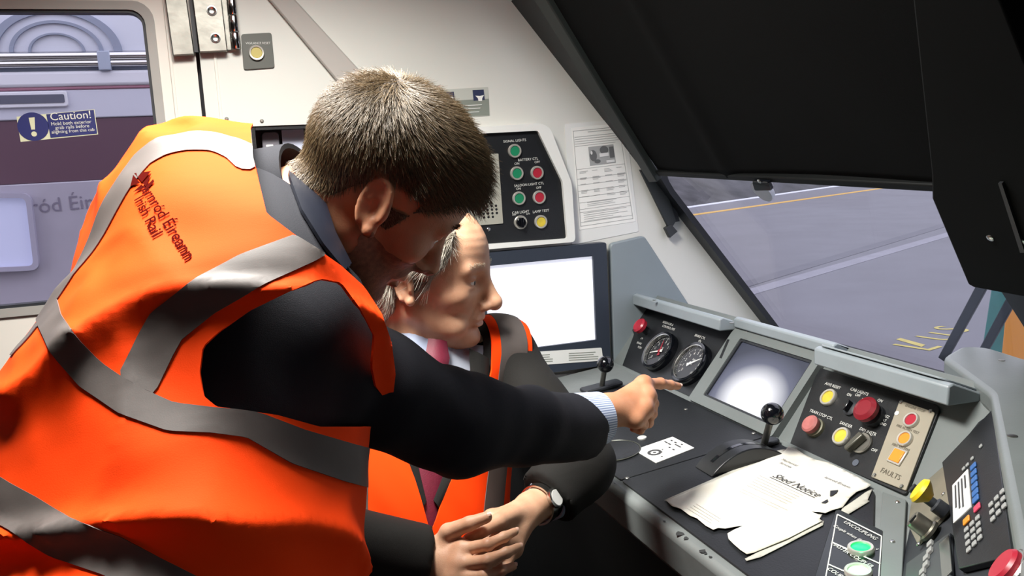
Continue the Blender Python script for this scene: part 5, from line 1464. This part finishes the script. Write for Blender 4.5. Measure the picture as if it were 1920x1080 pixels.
# standing collar of the jacket
def ring_cloth(name, c0, c1, ax0, r0, r1, arc, m_, parent, thick=.004, n=36, up=None, squash=1.0):
    t = unit(c1-c0); a = unit(np.cross(t, up if up is not None else UP)); b = np.cross(t, a); vs = []; fs = []; L = 5
    for j in range(L):
        f_ = j/(L-1); c = c0+(c1-c0)*f_; r = r0+(r1-r0)*f_
        for i in range(n+1):
            th_ = arc[0]+(arc[1]-arc[0])*i/n; vs.append(c+a*math.cos(th_)*r+b*math.sin(th_)*r*squash)
    for j in range(L-1):
        for i in range(n): k = j*(n+1)+i; fs.append((k, k+1, k+n+2, k+n+1))
    return mesh(name, vs, fs, m_, parent, solid=thick)
cdir = unit(HD1.wor((-.03, 0, -.04))-NK)
ring_cloth('jacket_collar', NK-cdir*.045, NK+cdir*.012, None, .094, .080, (0, 2*PI), M_SUIT1, man1, .006)
# glossy fold of the coat collar beside the neck, and the sleeve head seam
ck = [(528, 270), (566, 262), (582, 300), (602, 378), (622, 440), (652, 500), (640, 512), (600, 462), (562, 400), (540, 340)]
tV, tF = clip(jV0+jN0*.006, jF0, np.maximum(pxpoly(jV0, ck), np.where(((jV0-N1)@A1[2] > .0) & (depth(jV0) < 1.10), -1e3, 1e3)))
mesh('collar_fold', tV, tF, mat('glossy navy coat lining', '12151f', .36), man1, solid=.004)
# cuff of the striped shirt
mt = bpy.data.materials.new('striped shirt cuff'); mt.use_nodes = True; nt = mt.node_tree
tc = nt.nodes.new('ShaderNodeTexCoord'); wv = nt.nodes.new('ShaderNodeTexWave'); wv.wave_type = 'BANDS'; wv.bands_direction = 'X'
mp = nt.nodes.new('ShaderNodeMapping'); rp = nt.nodes.new('ShaderNodeValToRGB')
rp.color_ramp.elements[0].color = (*lin('7d8cae'), 1); rp.color_ramp.elements[1].color = (*lin('ccd4e6'), 1); rp.color_ramp.elements[0].position = .35; rp.color_ramp.elements[1].position = .65
nt.links.new(tc.outputs['UV'], mp.inputs[0]); mp.inputs['Scale'].default_value = (22, 1, 1); nt.links.new(mp.outputs[0], wv.inputs['Vector']); wv.inputs['Scale'].default_value = 1.0
nt.links.new(wv.outputs['Fac'], rp.inputs[0]); nt.links.new(rp.outputs[0], nt.nodes['Principled BSDF'].inputs['Base Color']); nt.nodes['Principled BSDF'].inputs['Roughness'].default_value = .75
def cuff(name, c0, c1, r0, r1, m_, parent, sq=1.0, n=48):
    t = unit(c1-c0); a = unit(np.cross(t, UP)); b = np.cross(t, a); me_v = []; fs = []; uv = []
    for j, f_ in enumerate((0, .33, .66, 1.0)):
        c = c0+(c1-c0)*f_; r = r0+(r1-r0)*f_
        for i in range(n+1): th_ = 2*PI*i/n; me_v.append(c+a*math.cos(th_)*r*sq+b*math.sin(th_)*r)
    for j in range(3):
        for i in range(n): k = j*(n+1)+i; fs.append((k, k+1, k+n+2, k+n+1)); uv += [(i/n, j/3), ((i+1)/n, j/3), ((i+1)/n, (j+1)/3), (i/n, (j+1)/3)]
    o = mesh(name, me_v, fs, m_, parent, solid=.003)
    l = o.data.uv_layers.new(name='uv'); l.data.foreach_set('uv', np.array(uv).reshape(-1))
    return o
ax = unit(W(1126, 778, 1.300)-WR)
cuff('shirt_cuff', W(1075, 792, 1.262), W(1124, 784, 1.292), .043, .0400, mt, man1)
# trousers and shoes
lo, hi = bounds([N4+np.array([0, 0, .05]), np.array([N4[0], N4[1], .1])], .33); lo[2] = .06; hi[2] = .97
tV, tF = surface(lambda P: smin(legs1(P, .004), smax(torso1(P, -.006), P[:, 2]-.93, .01), .03), lo, hi, .014); mesh('trousers', tV, tF, M_SUIT1, man1)
for sgn in (1, -1):
    hp_ = N4+A4[0]*.09*sgn; an = np.array([hp_[0]-.02, hp_[1]+.03*sgn, .05])
    fV, fF = surface(lambda P: smax(smin(cone(P, an, an+np.array([.15, .02*sgn, -.012]), .045, .036), ball(P, an+np.array([-.03, 0, 0]), .042), .02), -P[:, 2]+.002, .004), an-.12, an+np.array([.25, .12, .08]), .009)
    mesh('shoe', fV, fF, M_BLACKGLOSS, man1)
# hi-vis vest, tapes and lettering
vest = mesh('hi_vis_vest', cV, cF, M_VEST, man1, solid=.003)
tapes = [([(112, 400), (88, 500), (84, 550), (94, 600), (122, 650), (170, 702), (240, 750), (320, 782), (400, 788), (470, 795), (560, 838), (655, 868), (740, 890)], [20, 20, 21, 24, 28, 30, 30, 27, 24, 26, 34, 36, 36]),
         ([(-80, 890), (0, 940), (50, 967), (115, 1008), (210, 1042), (290, 1085), (420, 1150)], [40]*7),
         ([(660, 420), (575, 464), (465, 510), (380, 558), (312, 612), (292, 648), (250, 735)], [26, 30, 35, 37, 38, 38, 38])]
bvh = BVHTree.FromPolygons([tuple(v) for v in V], [tuple(map(int, f)) for f in F])
def on_mesh(bv, x, y, off):
    r = ray(x, y); h_ = bv.ray_cast(Vector(CAM), Vector(unit(r)))
    if h_[0] is None: return None
    return np.array(h_[0])+np.array(h_[1])*off
# the far shoulder strap follows the cloth in space
sp_ = [on_mesh(bvh, x, y, 0) for x, y in ((470, 300), (452, 285), (425, 273), (400, 266), (350, 264), (305, 274), (268, 300), (236, 340))]
sp_ = [p for p in sp_ if p is not None]
dr_ = unit(sp_[-1]-sp_[-2])
for k_ in range(5):
    dr_ = unit(dr_*.55-(A1[2] if k_ < 3 else A2[2])*.45); h_ = bvh.find_nearest(Vector(sp_[-1]+dr_*.045)); sp_.append(np.array(h_[0]))
dd_ = np.full(len(V), 9.)
for a, c in zip(sp_, sp_[1:]): dd_ = np.minimum(dd_, cone(V, a, c, .018, .018))
tV, tF = clip(V+VN*.0016, F, np.maximum.reduce([dd_*1600, s_all, -pxdist(V, *tapes[0]), ((N2-V)@A2[2]-.05)*1600])); mesh('reflective_tape', tV, tF, M_RETRO, vest, solid=.001)
for pts, hw in tapes:
    ss = np.maximum(pxdist(V, pts, hw), s_all)
    if hw[0] == 26: ss = np.maximum(ss, -pxdist(V, *tapes[0]))
    if hw[0] == 26: ss = np.maximum(ss, np.where((VN*(CAM-V)).sum(1) > -.15, -1e3, 1e3))
    tV, tF = clip(V+VN*.0016, F, ss); mesh('reflective_tape', tV, tF, M_RETRO, vest, solid=.001)
def finer(vs, fs, L):
    bm = bmesh.new(); bv = [bm.verts.new(v) for v in vs]
    for f in fs:
        try: bm.faces.new([bv[i] for i in f])
        except ValueError: pass
    for _ in range(5):
        lg = [e for e in bm.edges if e.calc_length() > L]
        if not lg: break
        bmesh.ops.subdivide_edges(bm, edges=lg, cuts=1); bmesh.ops.triangulate(bm, faces=[f for f in bm.faces if len(f.verts) > 3])
    bm.verts.index_update(); o = [tuple(v.co) for v in bm.verts], [tuple(v.index for v in f.verts) for f in bm.faces]
    bm.free(); return o
def vest_text(body, p0, p1, hgt0, hgt1, up, m_, parent, name):
    vs, fs = text_geo(body, 1.0, 'LEFT', bold=.012); vs, fs = finer(vs, fs, .12); vs = np.array(vs); w_ = vs[:, 0].max(); p0 = np.array(p0, float); p1 = np.array(p1, float); up = unit(up)
    out = []; ok = True
    for x, y, _ in vs:
        t = x/w_; t2 = t*(1-.18*(1-t)); q = p0+(p1-p0)*t2+up*(y+.35)*(hgt0+(hgt1-hgt0)*t)
        r = on_mesh(bvh, q[0], q[1], .0014)
        if r is None: r = W(q[0], q[1], 1.0)
        out.append(r)
    return mesh(name, out, fs, m_, parent)
M_LOGO = mat('dark red print', '3c0502', .9, spec=.02)
vest_text('Iarnród Éireann', (263, 354), (346, 492), 29, 37, (.86, -.51), M_LOGO, vest, 'printed_lettering')
vest_text('Irish Rail', (252, 376), (286, 449), 28, 33, (.86, -.51), M_LOGO, vest, 'printed_lettering')
def vest_patch(polys, name):
    vs = []; fs = []
    for pl in polys:
        k = len(vs)
        for x, y in pl:
            r = on_mesh(bvh, x, y, .0018); vs.append(W(x, y, 1.0) if r is None else r)
        fs.append(tuple(range(k, k+len(pl))))
    return mesh(name, vs, fs, M_LOGO, vest)
vest_patch([[(254, 327), (285, 323), (268, 344)], [(252, 330), (265, 345), (247, 351)], [(286, 327), (276, 352), (269, 346)], [(267, 348), (274, 354), (252, 362)], [(289, 338), (291, 343), (275, 359), (272, 356)]], 'printed_emblem')
# ================================================================ driver's seat and the seated older man
def K(x, y, d): return W(x, y, d)
HD2 = Head(K(772, 522, 1.40)+.078*unit(cv(.17, .04, .97)), cv(.97, .10, -.17), cv(.06, -.985, -.17), 1.06, old=True, nose=1.0, jaw=.95)
NB2 = K(788, 648, 1.50)
RS2, LS2 = K(680, 722, 1.43), K(938, 662, 1.55)
PV2 = K(715, 1190, 1.42)
s2 = unit(NB2-PV2); l2 = unit((LS2-RS2)-s2*((LS2-RS2)@s2)); f2 = np.cross(l2, s2); A_2 = np.array([l2, f2, s2])
CH2 = NB2-s2*.17+f2*.00; WA2 = NB2-s2*.36+f2*.015
RE2, RW2 = K(540, 1005, 1.21), K(800, 1046, 1.265)
LE2, LW2 = K(1084, 872, 1.455), K(1026, 934, 1.405)
def torso2(P, o):
    d = ell(P, CH2, (.180+o, .115+o, .19+o), A_2)
    d = smin(d, ell(P, WA2, (.190+o, .125+o, .18), A_2), .08)
    d = smin(d, ell(P, PV2, (.19+o, .125+o, .14), A_2), .08)
    d = smin(d, cone(P, NB2-s2*.07, RS2, .065+o, .060+o), .05)
    d = smin(d, cone(P, NB2-s2*.07, LS2, .065+o, .060+o), .05)
    return d
KN = []
for sg in (1, -1):
    hp_ = PV2+l2*.085*sg+f2*.03; g = np.array([f2[0], f2[1], 0]); g = unit(g); kn = np.array([hp_[0], hp_[1], hp_[2]-.03])+g*.40+l2*.03*sg; kn[2] = hp_[2]-.02
    KN.append((hp_, kn, np.array([kn[0]-.02*g[0], kn[1], .09])+g*.06))
def legs2(P, o):
    d = None
    for hp_, kn, an in KN:
        e = smin(cone(P, hp_, kn, .085+o, .060+o), cone(P, kn, an, .058+o, .045+o), .03); d = e if d is None else smin(d, e, .02)
    return d
nb_top = HD2.wor((-.020, 0, -.04))
def nk2(P): return smin(cone(P, NB2-s2*.03, nb_top, .060, .054), cone(P, NB2+f2*.03, HD2.wor((.05, 0, -.085)), .028, .018), .03)
def body2(P):
    d = torso2(P, -.03); d = smin(d, legs2(P, -.032), .03)
    for a, b, ra, rb in ((RS2, RE2, .045, .038), (RE2, RW2, .038, .026), (LS2, LE2, .045, .038), (LE2, LW2, .038, .026)): d = smin(d, cone(P, a, b, ra, rb), .03)
    return smin(d, cone(P, NB2-s2*.05, NB2+s2*.02, .055, .052), .02)
lo, hi = bounds([RS2, LS2, RE2, LE2, RW2, LW2, PV2, NB2]+[p for k in KN for p in k], .16); lo[2] = .03
bV, bF = surface(body2, lo, hi, .014)
def hn2(P): return smin(HD2.sdf(P), nk2(P), .025)
lo, hi = bounds([HD2.wor((a, b_, c_)) for a in (.14, -.11) for b_ in (.095, -.095) for c_ in (.14, -.12)]+[NB2], .03)
hV, hF = surface(hn2, lo, hi, .0032); hN = vnormals(hV, hF)
# right hand, laid over the left
mr = [K(868, 1030, 1.242), K(862, 1058, 1.230), K(854, 1083, 1.225), K(845, 1103, 1.228)]
fr_ = [([mr[0], K(915, 1021, 1.220), K(945, 1007, 1.232), K(965, 997, 1.244)], .0098),
       ([mr[1], K(915, 1051, 1.205), K(950, 1036, 1.216), K(972, 1026, 1.228)], .0100),
       ([mr[2], K(908, 1080, 1.205), K(940, 1070, 1.212), K(962, 1062, 1.222)], .0096),
       ([mr[3], K(890, 1106, 1.210), K(915, 1104, 1.212), K(935, 1098, 1.220)], .0086)]
tr = [K(824, 1030, 1.262), K(840, 997, 1.252), K(880, 982, 1.242), K(912, 970, 1.242)]
wrR = (K(780, 1046, 1.268), K(812, 1042, 1.262))
lo, hi = bounds(mr+tr+list(wrR)+[f[-1] for f, r in fr_], .04)
rV, rF = surface(lambda P: hand_sdf(P, wrR, mr, fr_, tr, .029, palm=.0135), lo, hi, .0020)
ml = [K(922, 972, 1.315), K(936, 992, 1.305), K(950, 1012, 1.300), K(964, 1030, 1.305)]
fl_ = [([ml[0], K(898, 1000, 1.290), K(880, 1025, 1.285), K(868, 1042, 1.285)], .0098),
       ([ml[1], K(908, 1028, 1.278), K(890, 1052, 1.275), K(876, 1068, 1.275)], .0100),
       ([ml[2], K(928, 1048, 1.275), K(908, 1072, 1.270), K(892, 1085, 1.270)], .0096),
       ([ml[3], K(948, 1062, 1.280), K(932, 1082, 1.275), K(920, 1096, 1.275)], .0086)]
tl_ = [K(975, 958, 1.345), K(935, 978, 1.285), K(905, 994, 1.262), K(878, 1011, 1.256)]
wrL = (K(1018, 940, 1.40), K(995, 953, 1.37))
lo, hi = bounds(ml+tl_+list(wrL)+[f[-1] for f, r in fl_], .04)
lV, lF = surface(lambda P: hand_sdf(P, wrL, ml, fl_, tl_, .029, palm=.0135), lo, hi, .0020)
pV, pF = join([(bV, bF), (hV, hF), (rV, rF), (lV, lF)])
man2 = mesh('person', pV, pF, M_SKIN2)
tag(man2, 'seated grey haired man in orange vest, dark suit and red tie with clasped hands', 'person')
face_bits(HD2, man2, M_HAIR2, 'grey blue iris')
up_ = cv(-.05, -.75, -.65)
for f, r in fr_: nail(man2, f[-1], f[-2], up_, r*.66, M_NAIL)
nail(man2, tr[-1], tr[-2], cv(.1, -.9, -.45), .0095, M_NAIL); nail(man2, tl_[-1], tl_[-2], cv(-.1, -.7, -.7), .0095, M_NAIL)
# hair: sides and back, thin on top
q = HD2.loc(hV)
def hairline2(q):
    x, y, z = q[:, 0], np.abs(q[:, 1]), q[:, 2]
    zl = np.interp(x, [-.12, -.08, -.05, -.030, -.026, .004, .006, .026, .032, .046, .058, .066], [-.072, -.076, -.068, -.045, .014, .014, -.010, -.004, .015, .034, .055, .16])
    top = np.interp(x, [-.06, -.02, .03, .06], [1., .120, .095, .07])
    return np.minimum(z-zl, np.where(y < .055, top-z, np.maximum(top-z, .105-z)))
hs = hairline2(q)+.005*vnoise(q, 60.)
hs = np.where((np.abs(q[:, 1]) > .073) & (q[:, 2] < .036) & (q[:, 0] > -.04) & (q[:, 0] < .03), -1, hs)
capV = hV+hN*(.002+.016*np.clip(hs/.04, 0, 1))[:, None]
kV, kF = clip(capV, hF, -hs)
hair2 = mesh('hair', kV, kF, M_HAIRCAP2, man2)
def dir2(q, nl):
    d = np.tile(np.array([-.75, 0, -.55]), (len(q), 1)); d -= nl*(d*nl).sum(1)[:, None]
    return d+nl*.22+RNG.normal(0, .12, d.shape)
grow(HD2, kV, kF, 30000, lambda q: np.interp(q[:, 2], [-.07, .0, .06, .12], [.024, .036, .038, .024])*np.where(q[:, 0] > .03, .55, 1.), dir2, M_HAIR2, hair2, .0003, .10, 6, -np.array([0, 0, .25]))

# suit jacket
def jk2(P):
    d = torso2(P, -.003)
    for a, b, c in ((RS2, RE2, RW2), (LS2, LE2, LW2)):
        ax = unit(c-a); arm = smin(cone(P, a, b, .060, .057), cone(P, b, c, .057, .050), .03)
        wv = np.clip(1-np.abs((P-b)@ax)/.2, 0, 1)
        arm = arm-.006*wv*vnoise(np.stack([(P@ax)*22, P@UP*5, P@RT*5], 1), 1.0, 3.)-.003*vnoise(P, 14., 6.)
        arm = smax(arm, half(P, c, c-b), .004)
        d = smin(d, arm, .03)
    return d
lo, hi = bounds([RS2, LS2, RE2, LE2, RW2, LW2, PV2, NB2], .15)
jV, jF = surface(jk2, lo, hi, .0065); jV = smooth_verts(jV, jF, 1, .4)
def loc2(V): return (V-NB2)@A_2.T                                # left, front, up from the neck base
qv = loc2(jV)
vneck = np.where(qv[:, 1] > 0.0, (.058+.30*np.clip(qv[:, 2]+.26, 0, .26)/1.3*.55)*np.clip((qv[:, 2]+.27)/.06, 0, 1)-np.abs(qv[:, 0]), -.2)
hole2 = np.maximum(vneck, np.where(qv[:, 2] > -.06, .068-np.sqrt(qv[:, 0]**2+qv[:, 1]**2), -1))
cV2, cF2 = clip(jV, jF, hole2)
jac2 = mesh('suit_jacket', cV2, cF2, M_SUIT2, man2, solid=.003)
# shirt front under the jacket
def sh2(P): return smin(torso2(P, -.010), cone(P, NB2-s2*.06, NB2+s2*.0, .070, .064), .03)
lo, hi = bounds([CH2, NB2, WA2], .2)
sV, sF = surface(sh2, lo, hi, .008); q_ = loc2(sV)
sV, sF = clip(sV, sF, np.maximum(np.maximum(np.abs(q_[:, 0])-.10, -.02-q_[:, 1]), np.maximum(q_[:, 2]-.012, -.34-q_[:, 2])))
shirt2 = mesh('shirt', sV, sF, mat('pale blue grey shirt', 'b6bccb', .75), man2)
# shirt collar, two pointed wings
def wing(sg):
    pts = []; n = 14
    for i in range(n+1):
        a = PI*.5+sg*(-.10-(i/n)*2.6); c, s_ = math.cos(a), math.sin(a)
        lowp = .030 if i > 2 else .030+.030*(1-i/3)
        pts.append((c*.0665, s_*.066, .028-.010*(1-i/n)*(i < 5), c*.078, s_*.078+.004, -lowp+.008))
    vs = []; fs = []
    for a, b, c, d, e, f in pts:
        vs.append(NB2+A_2[0]*a+A_2[1]*(b)+A_2[2]*(c)); vs.append(NB2+A_2[0]*d+A_2[1]*(e)+A_2[2]*f)
    for i in range(n): k = 2*i; fs.append((k, k+1, k+3, k+2))
    return mesh('collar_wing', vs, fs, mat('pale blue collar', 'aab6cf', .75), shirt2, solid=.002)
wing(1); wing(-1)
# tie
def surf_pt(l, z, off, fn):
    o = NB2+A_2[0]*l+A_2[2]*z+A_2[1]*.4; t = 0.0
    for _ in range(60):
        d_ = float(fn((o-A_2[1]*t)[None])[0]); t += max(d_, .0004)
        if d_ < .0006: break
    return o-A_2[1]*(t-off)
M_TIE = mat('dark red tie', '66122a', .6, var=.1, vscale=120, bump=.2, bscale=600)
vs = []; fs = []
prof = [(.006, .015), (-.012, .018), (-.022, .020), (-.040, .016), (-.048, .013), (-.056, .016), (-.10, .022), (-.15, .027), (-.20, .031), (-.25, .034), (-.30, .036)]
for z, w_ in prof:
    for k in range(5):
        l = (k/4-.5)*2*w_; vs.append(surf_pt(l, z, .007+.006*(1-(k/2-1)**2)+(.006 if z > -.045 else 0), sh2))
for i in range(len(prof)-1):
    for k in range(4): a = i*5+k; fs.append((a, a+1, a+6, a+5))
mesh('necktie', vs, fs, M_TIE, man2, solid=.003)
# lapels
def lapel(sg):
    edge = [(-.000, .066, .10), (-.035, .066, .105), (-.06, .064, .122), (-.075, .062, .105), (-.11, .055, .100), (-.16, .042, .078), (-.21, .026, .05), (-.25, .012, .02)]
    vs = []; fs = []
    for z, l0, l1 in edge:
        for k in range(4):
            l = l0-.006+(l1-l0)*k/3; vs.append(surf_pt(sg*l, z-.012*k/3, .0055+.004*(k in (1, 2)), lambda P: torso2(P, .002)))
    for i in range(len(edge)-1):
        for k in range(3): a = i*4+k; fs.append((a, a+1, a+5, a+4))
    return mesh('lapel', vs, fs, M_SUIT2, jac2, solid=.003)
lapel(1); lapel(-1)
# vest, open over the tie
def vest2(P):
    q = loc2(P)
    return torso2(P, .016)-.006*vnoise(np.stack([q[:, 0]*14, q[:, 1]*6, q[:, 2]*5], 1), 1.0, 31.)-.004*vnoise(np.stack([(q[:, 0]+q[:, 2])*22, q[:, 1]*6, (q[:, 0]-q[:, 2])*4], 1), 1.0, 37.)
lo, hi = bounds([CH2, WA2, PV2, RS2, LS2], .2)
V2, F2 = surface(vest2, lo, hi, .0065); V2 = smooth_verts(V2, F2, 1, .4); VN2 = vnormals(V2, F2)
q = loc2(V2)
open_ = np.where(q[:, 1] > -.02, np.interp(q[:, 2], [-.42, -.30, -.22, -.12, -.03, .05], [-.01, -.001, .030, .078, .100, .098])-np.abs(q[:, 0]), -1)
neck_ = np.where(q[:, 2] > -.07, .098-np.sqrt(q[:, 0]**2+q[:, 1]**2), -1)
arm_ = np.maximum(.083-np.sqrt(((V2-RS2-A_2[0]*-.02)**2).sum(1)), .060-np.sqrt(((V2-LS2-A_2[0]*.045)**2).sum(1)))
armR = np.maximum(np.abs(q[:, 0])-.178-.05*np.clip(-.10-q[:, 2], 0, .2), -1)
s2_ = np.maximum.reduce([open_, neck_, arm_, np.where(q[:, 2] > -.22, armR, -1), -.50-q[:, 2]])
vV, vF = clip(V2, F2, s2_)
vest_2 = mesh('hi_vis_vest', vV, vF, M_VEST, man2, solid=.003)
for cx in (1, -1):
    cl = np.interp(q[:, 2], [-.30, -.10, 0, .1], [.118, .138, .142, .135])
    ss = np.maximum.reduce([np.abs(q[:, 0]*cx-cl)-.025, -.34-q[:, 2], s2_, np.where(q[:, 0]*cx > 0, -1., 1.)])
    tV, tF = clip(V2+VN2*.0016, F2, ss); mesh('reflective_tape', tV, tF, M_RETRO, vest_2, solid=.001)
for zc in (-.345,):
    ss = np.maximum(np.abs(q[:, 2]-zc)-.025, s2_); ss = np.maximum(ss, -pxpoly(V2, [(745, 820), (1000, 820), (1000, 990), (745, 990)]))
    tV, tF = clip(V2+VN2*.0018, F2, ss); mesh('reflective_tape', tV, tF, M_RETRO, vest_2, solid=.001)
# shirt cuff and watch on the left wrist
cuff('shirt_cuff', K(1040, 928, 1.425), K(1023, 937, 1.400), .038, .036, M_SHIRT, man2)
wa = K(1011, 945, 1.388); wax = unit(wrL[1]-wrL[0])
cuff('watch_strap', wa-wax*.006, wa+wax*.008, .0335, .0330, M_STEEL, man2, 1.0)
t_ = unit(cv(.45, -.35, -.82)); t_ = unit(t_-wax*(t_@wax)); mw_ = Frame(wa+t_*.0335+wax*.001, wax, np.cross(t_, wax))
wo = MB().lathe([(.0150, -.003), (.0165, 0), (.0165, .005), (.0145, .0065), (.013, .006), (0, .006)], 0, 0, 32).build('watch_case', M_STEEL, man2); wo.data.transform(mw_.mw())
wd_ = MB().lathe([(.0128, .0061), (.0128, .0066), (0, .0066)], 0, 0, 28).build('watch_dial', M_WHITE, wo); wd_.data.transform(mw_.mw())
# trousers, shoes
lo, hi = bounds([p for k in KN for p in k]+[PV2], .15); lo[2] = .05
tV, tF = surface(lambda P: smin(legs2(P, .004), smax(torso2(P, -.004), (P-PV2)@s2-.06, .02), .04), lo, hi, .012); mesh('trousers', tV, tF, M_SUIT2, man2)
for hp_, kn, an in KN:
    g = unit(np.array([f2[0], f2[1], 0])); an = np.array([an[0], an[1], .05])
    fV, fF = surface(lambda P: smax(smin(cone(P, an, an+g*.16-np.array([0, 0, .012]), .045, .036), ball(P, an-g*.03, .042), .02), -P[:, 2]+.002, .004), an-.22, an+.22, .010)
    mesh('shoe', fV, fF, M_BLACKGLOSS, man2)

# driver's seat: dark leather back rising behind the two heads
g = unit(np.array([f2[0], f2[1], 0])); gl = np.array([-g[1], g[0], 0])
sb_ = np.array([PV2[0], PV2[1], 0])-g*.02
seat = thing('driver_chair', (sb_[0], sb_[1], 0), "high backed dark leather driver's seat behind the seated man", 'seat')
seat_w = lambda a, b, c: sb_+gl*a+g*b+np.array([0, 0, c])
PVz = PV2[2]
def lift(o): 
    o.data.transform(Matrix.Translation(-Vector((sb_[0], sb_[1], 0)))); return o
M_LEATHER = mat('dark grey leather', '2a2b33', .33, var=.12, vscale=10, bump=.15, bscale=120)
def cush(P):
    q = P-seat_w(0, .16, PVz-.185); u_ = np.stack([q@gl, q@g, q[:, 2]], 1); a = np.abs(u_)-np.array([.20, .21, .035])
    return np.linalg.norm(np.maximum(a, 0), axis=1)+np.minimum(a.max(1), 0)-.035
c_ = seat_w(0, .16, PVz-.185); v_, f_ = surface(cush, c_-.42, c_+.42, .014); lift(mesh('seat_cushion', v_, f_, M_LEATHER, seat))
bk0 = seat_w(0, -.19, PVz-.15)
top_px = K(578, 300, 1.52)
def backr(P):
    q = P-bk0; z = q[:, 2]; x = q@gl; y = q@g+.10*np.clip(z-.2, 0, 1)
    hh = top_px[2]-bk0[2]
    w_ = np.interp(z, [0, .45, hh-.22, hh-.05, hh], [.22, .20, .145, .13, .10])
    a = np.stack([np.abs(x)-w_+.04, np.abs(y)-.03+.012*np.cos(x*16)*0, np.abs(z-hh/2)-hh/2+.04], 1)
    return np.linalg.norm(np.maximum(a, 0), axis=1)+np.minimum(a.max(1), 0)-.04+.004*vnoise(P, 9., 3.)
v_, f_ = surface(backr, bk0-np.array([.4, .4, .1]), bk0+np.array([.4, .4, top_px[2]-bk0[2]+.08]), .012); lift(mesh('backrest', v_, f_, M_LEATHER, seat))
lift(MB().lathe([(.20, .001), (.20, .02), (.07, .04), (.055, .06), (.055, PVz-.26), (.12, PVz-.25), (.12, PVz-.235), (0, PVz-.235)], *seat_w(0, .14, 0)[:2], 28).build('pedestal', M_DARK, seat))
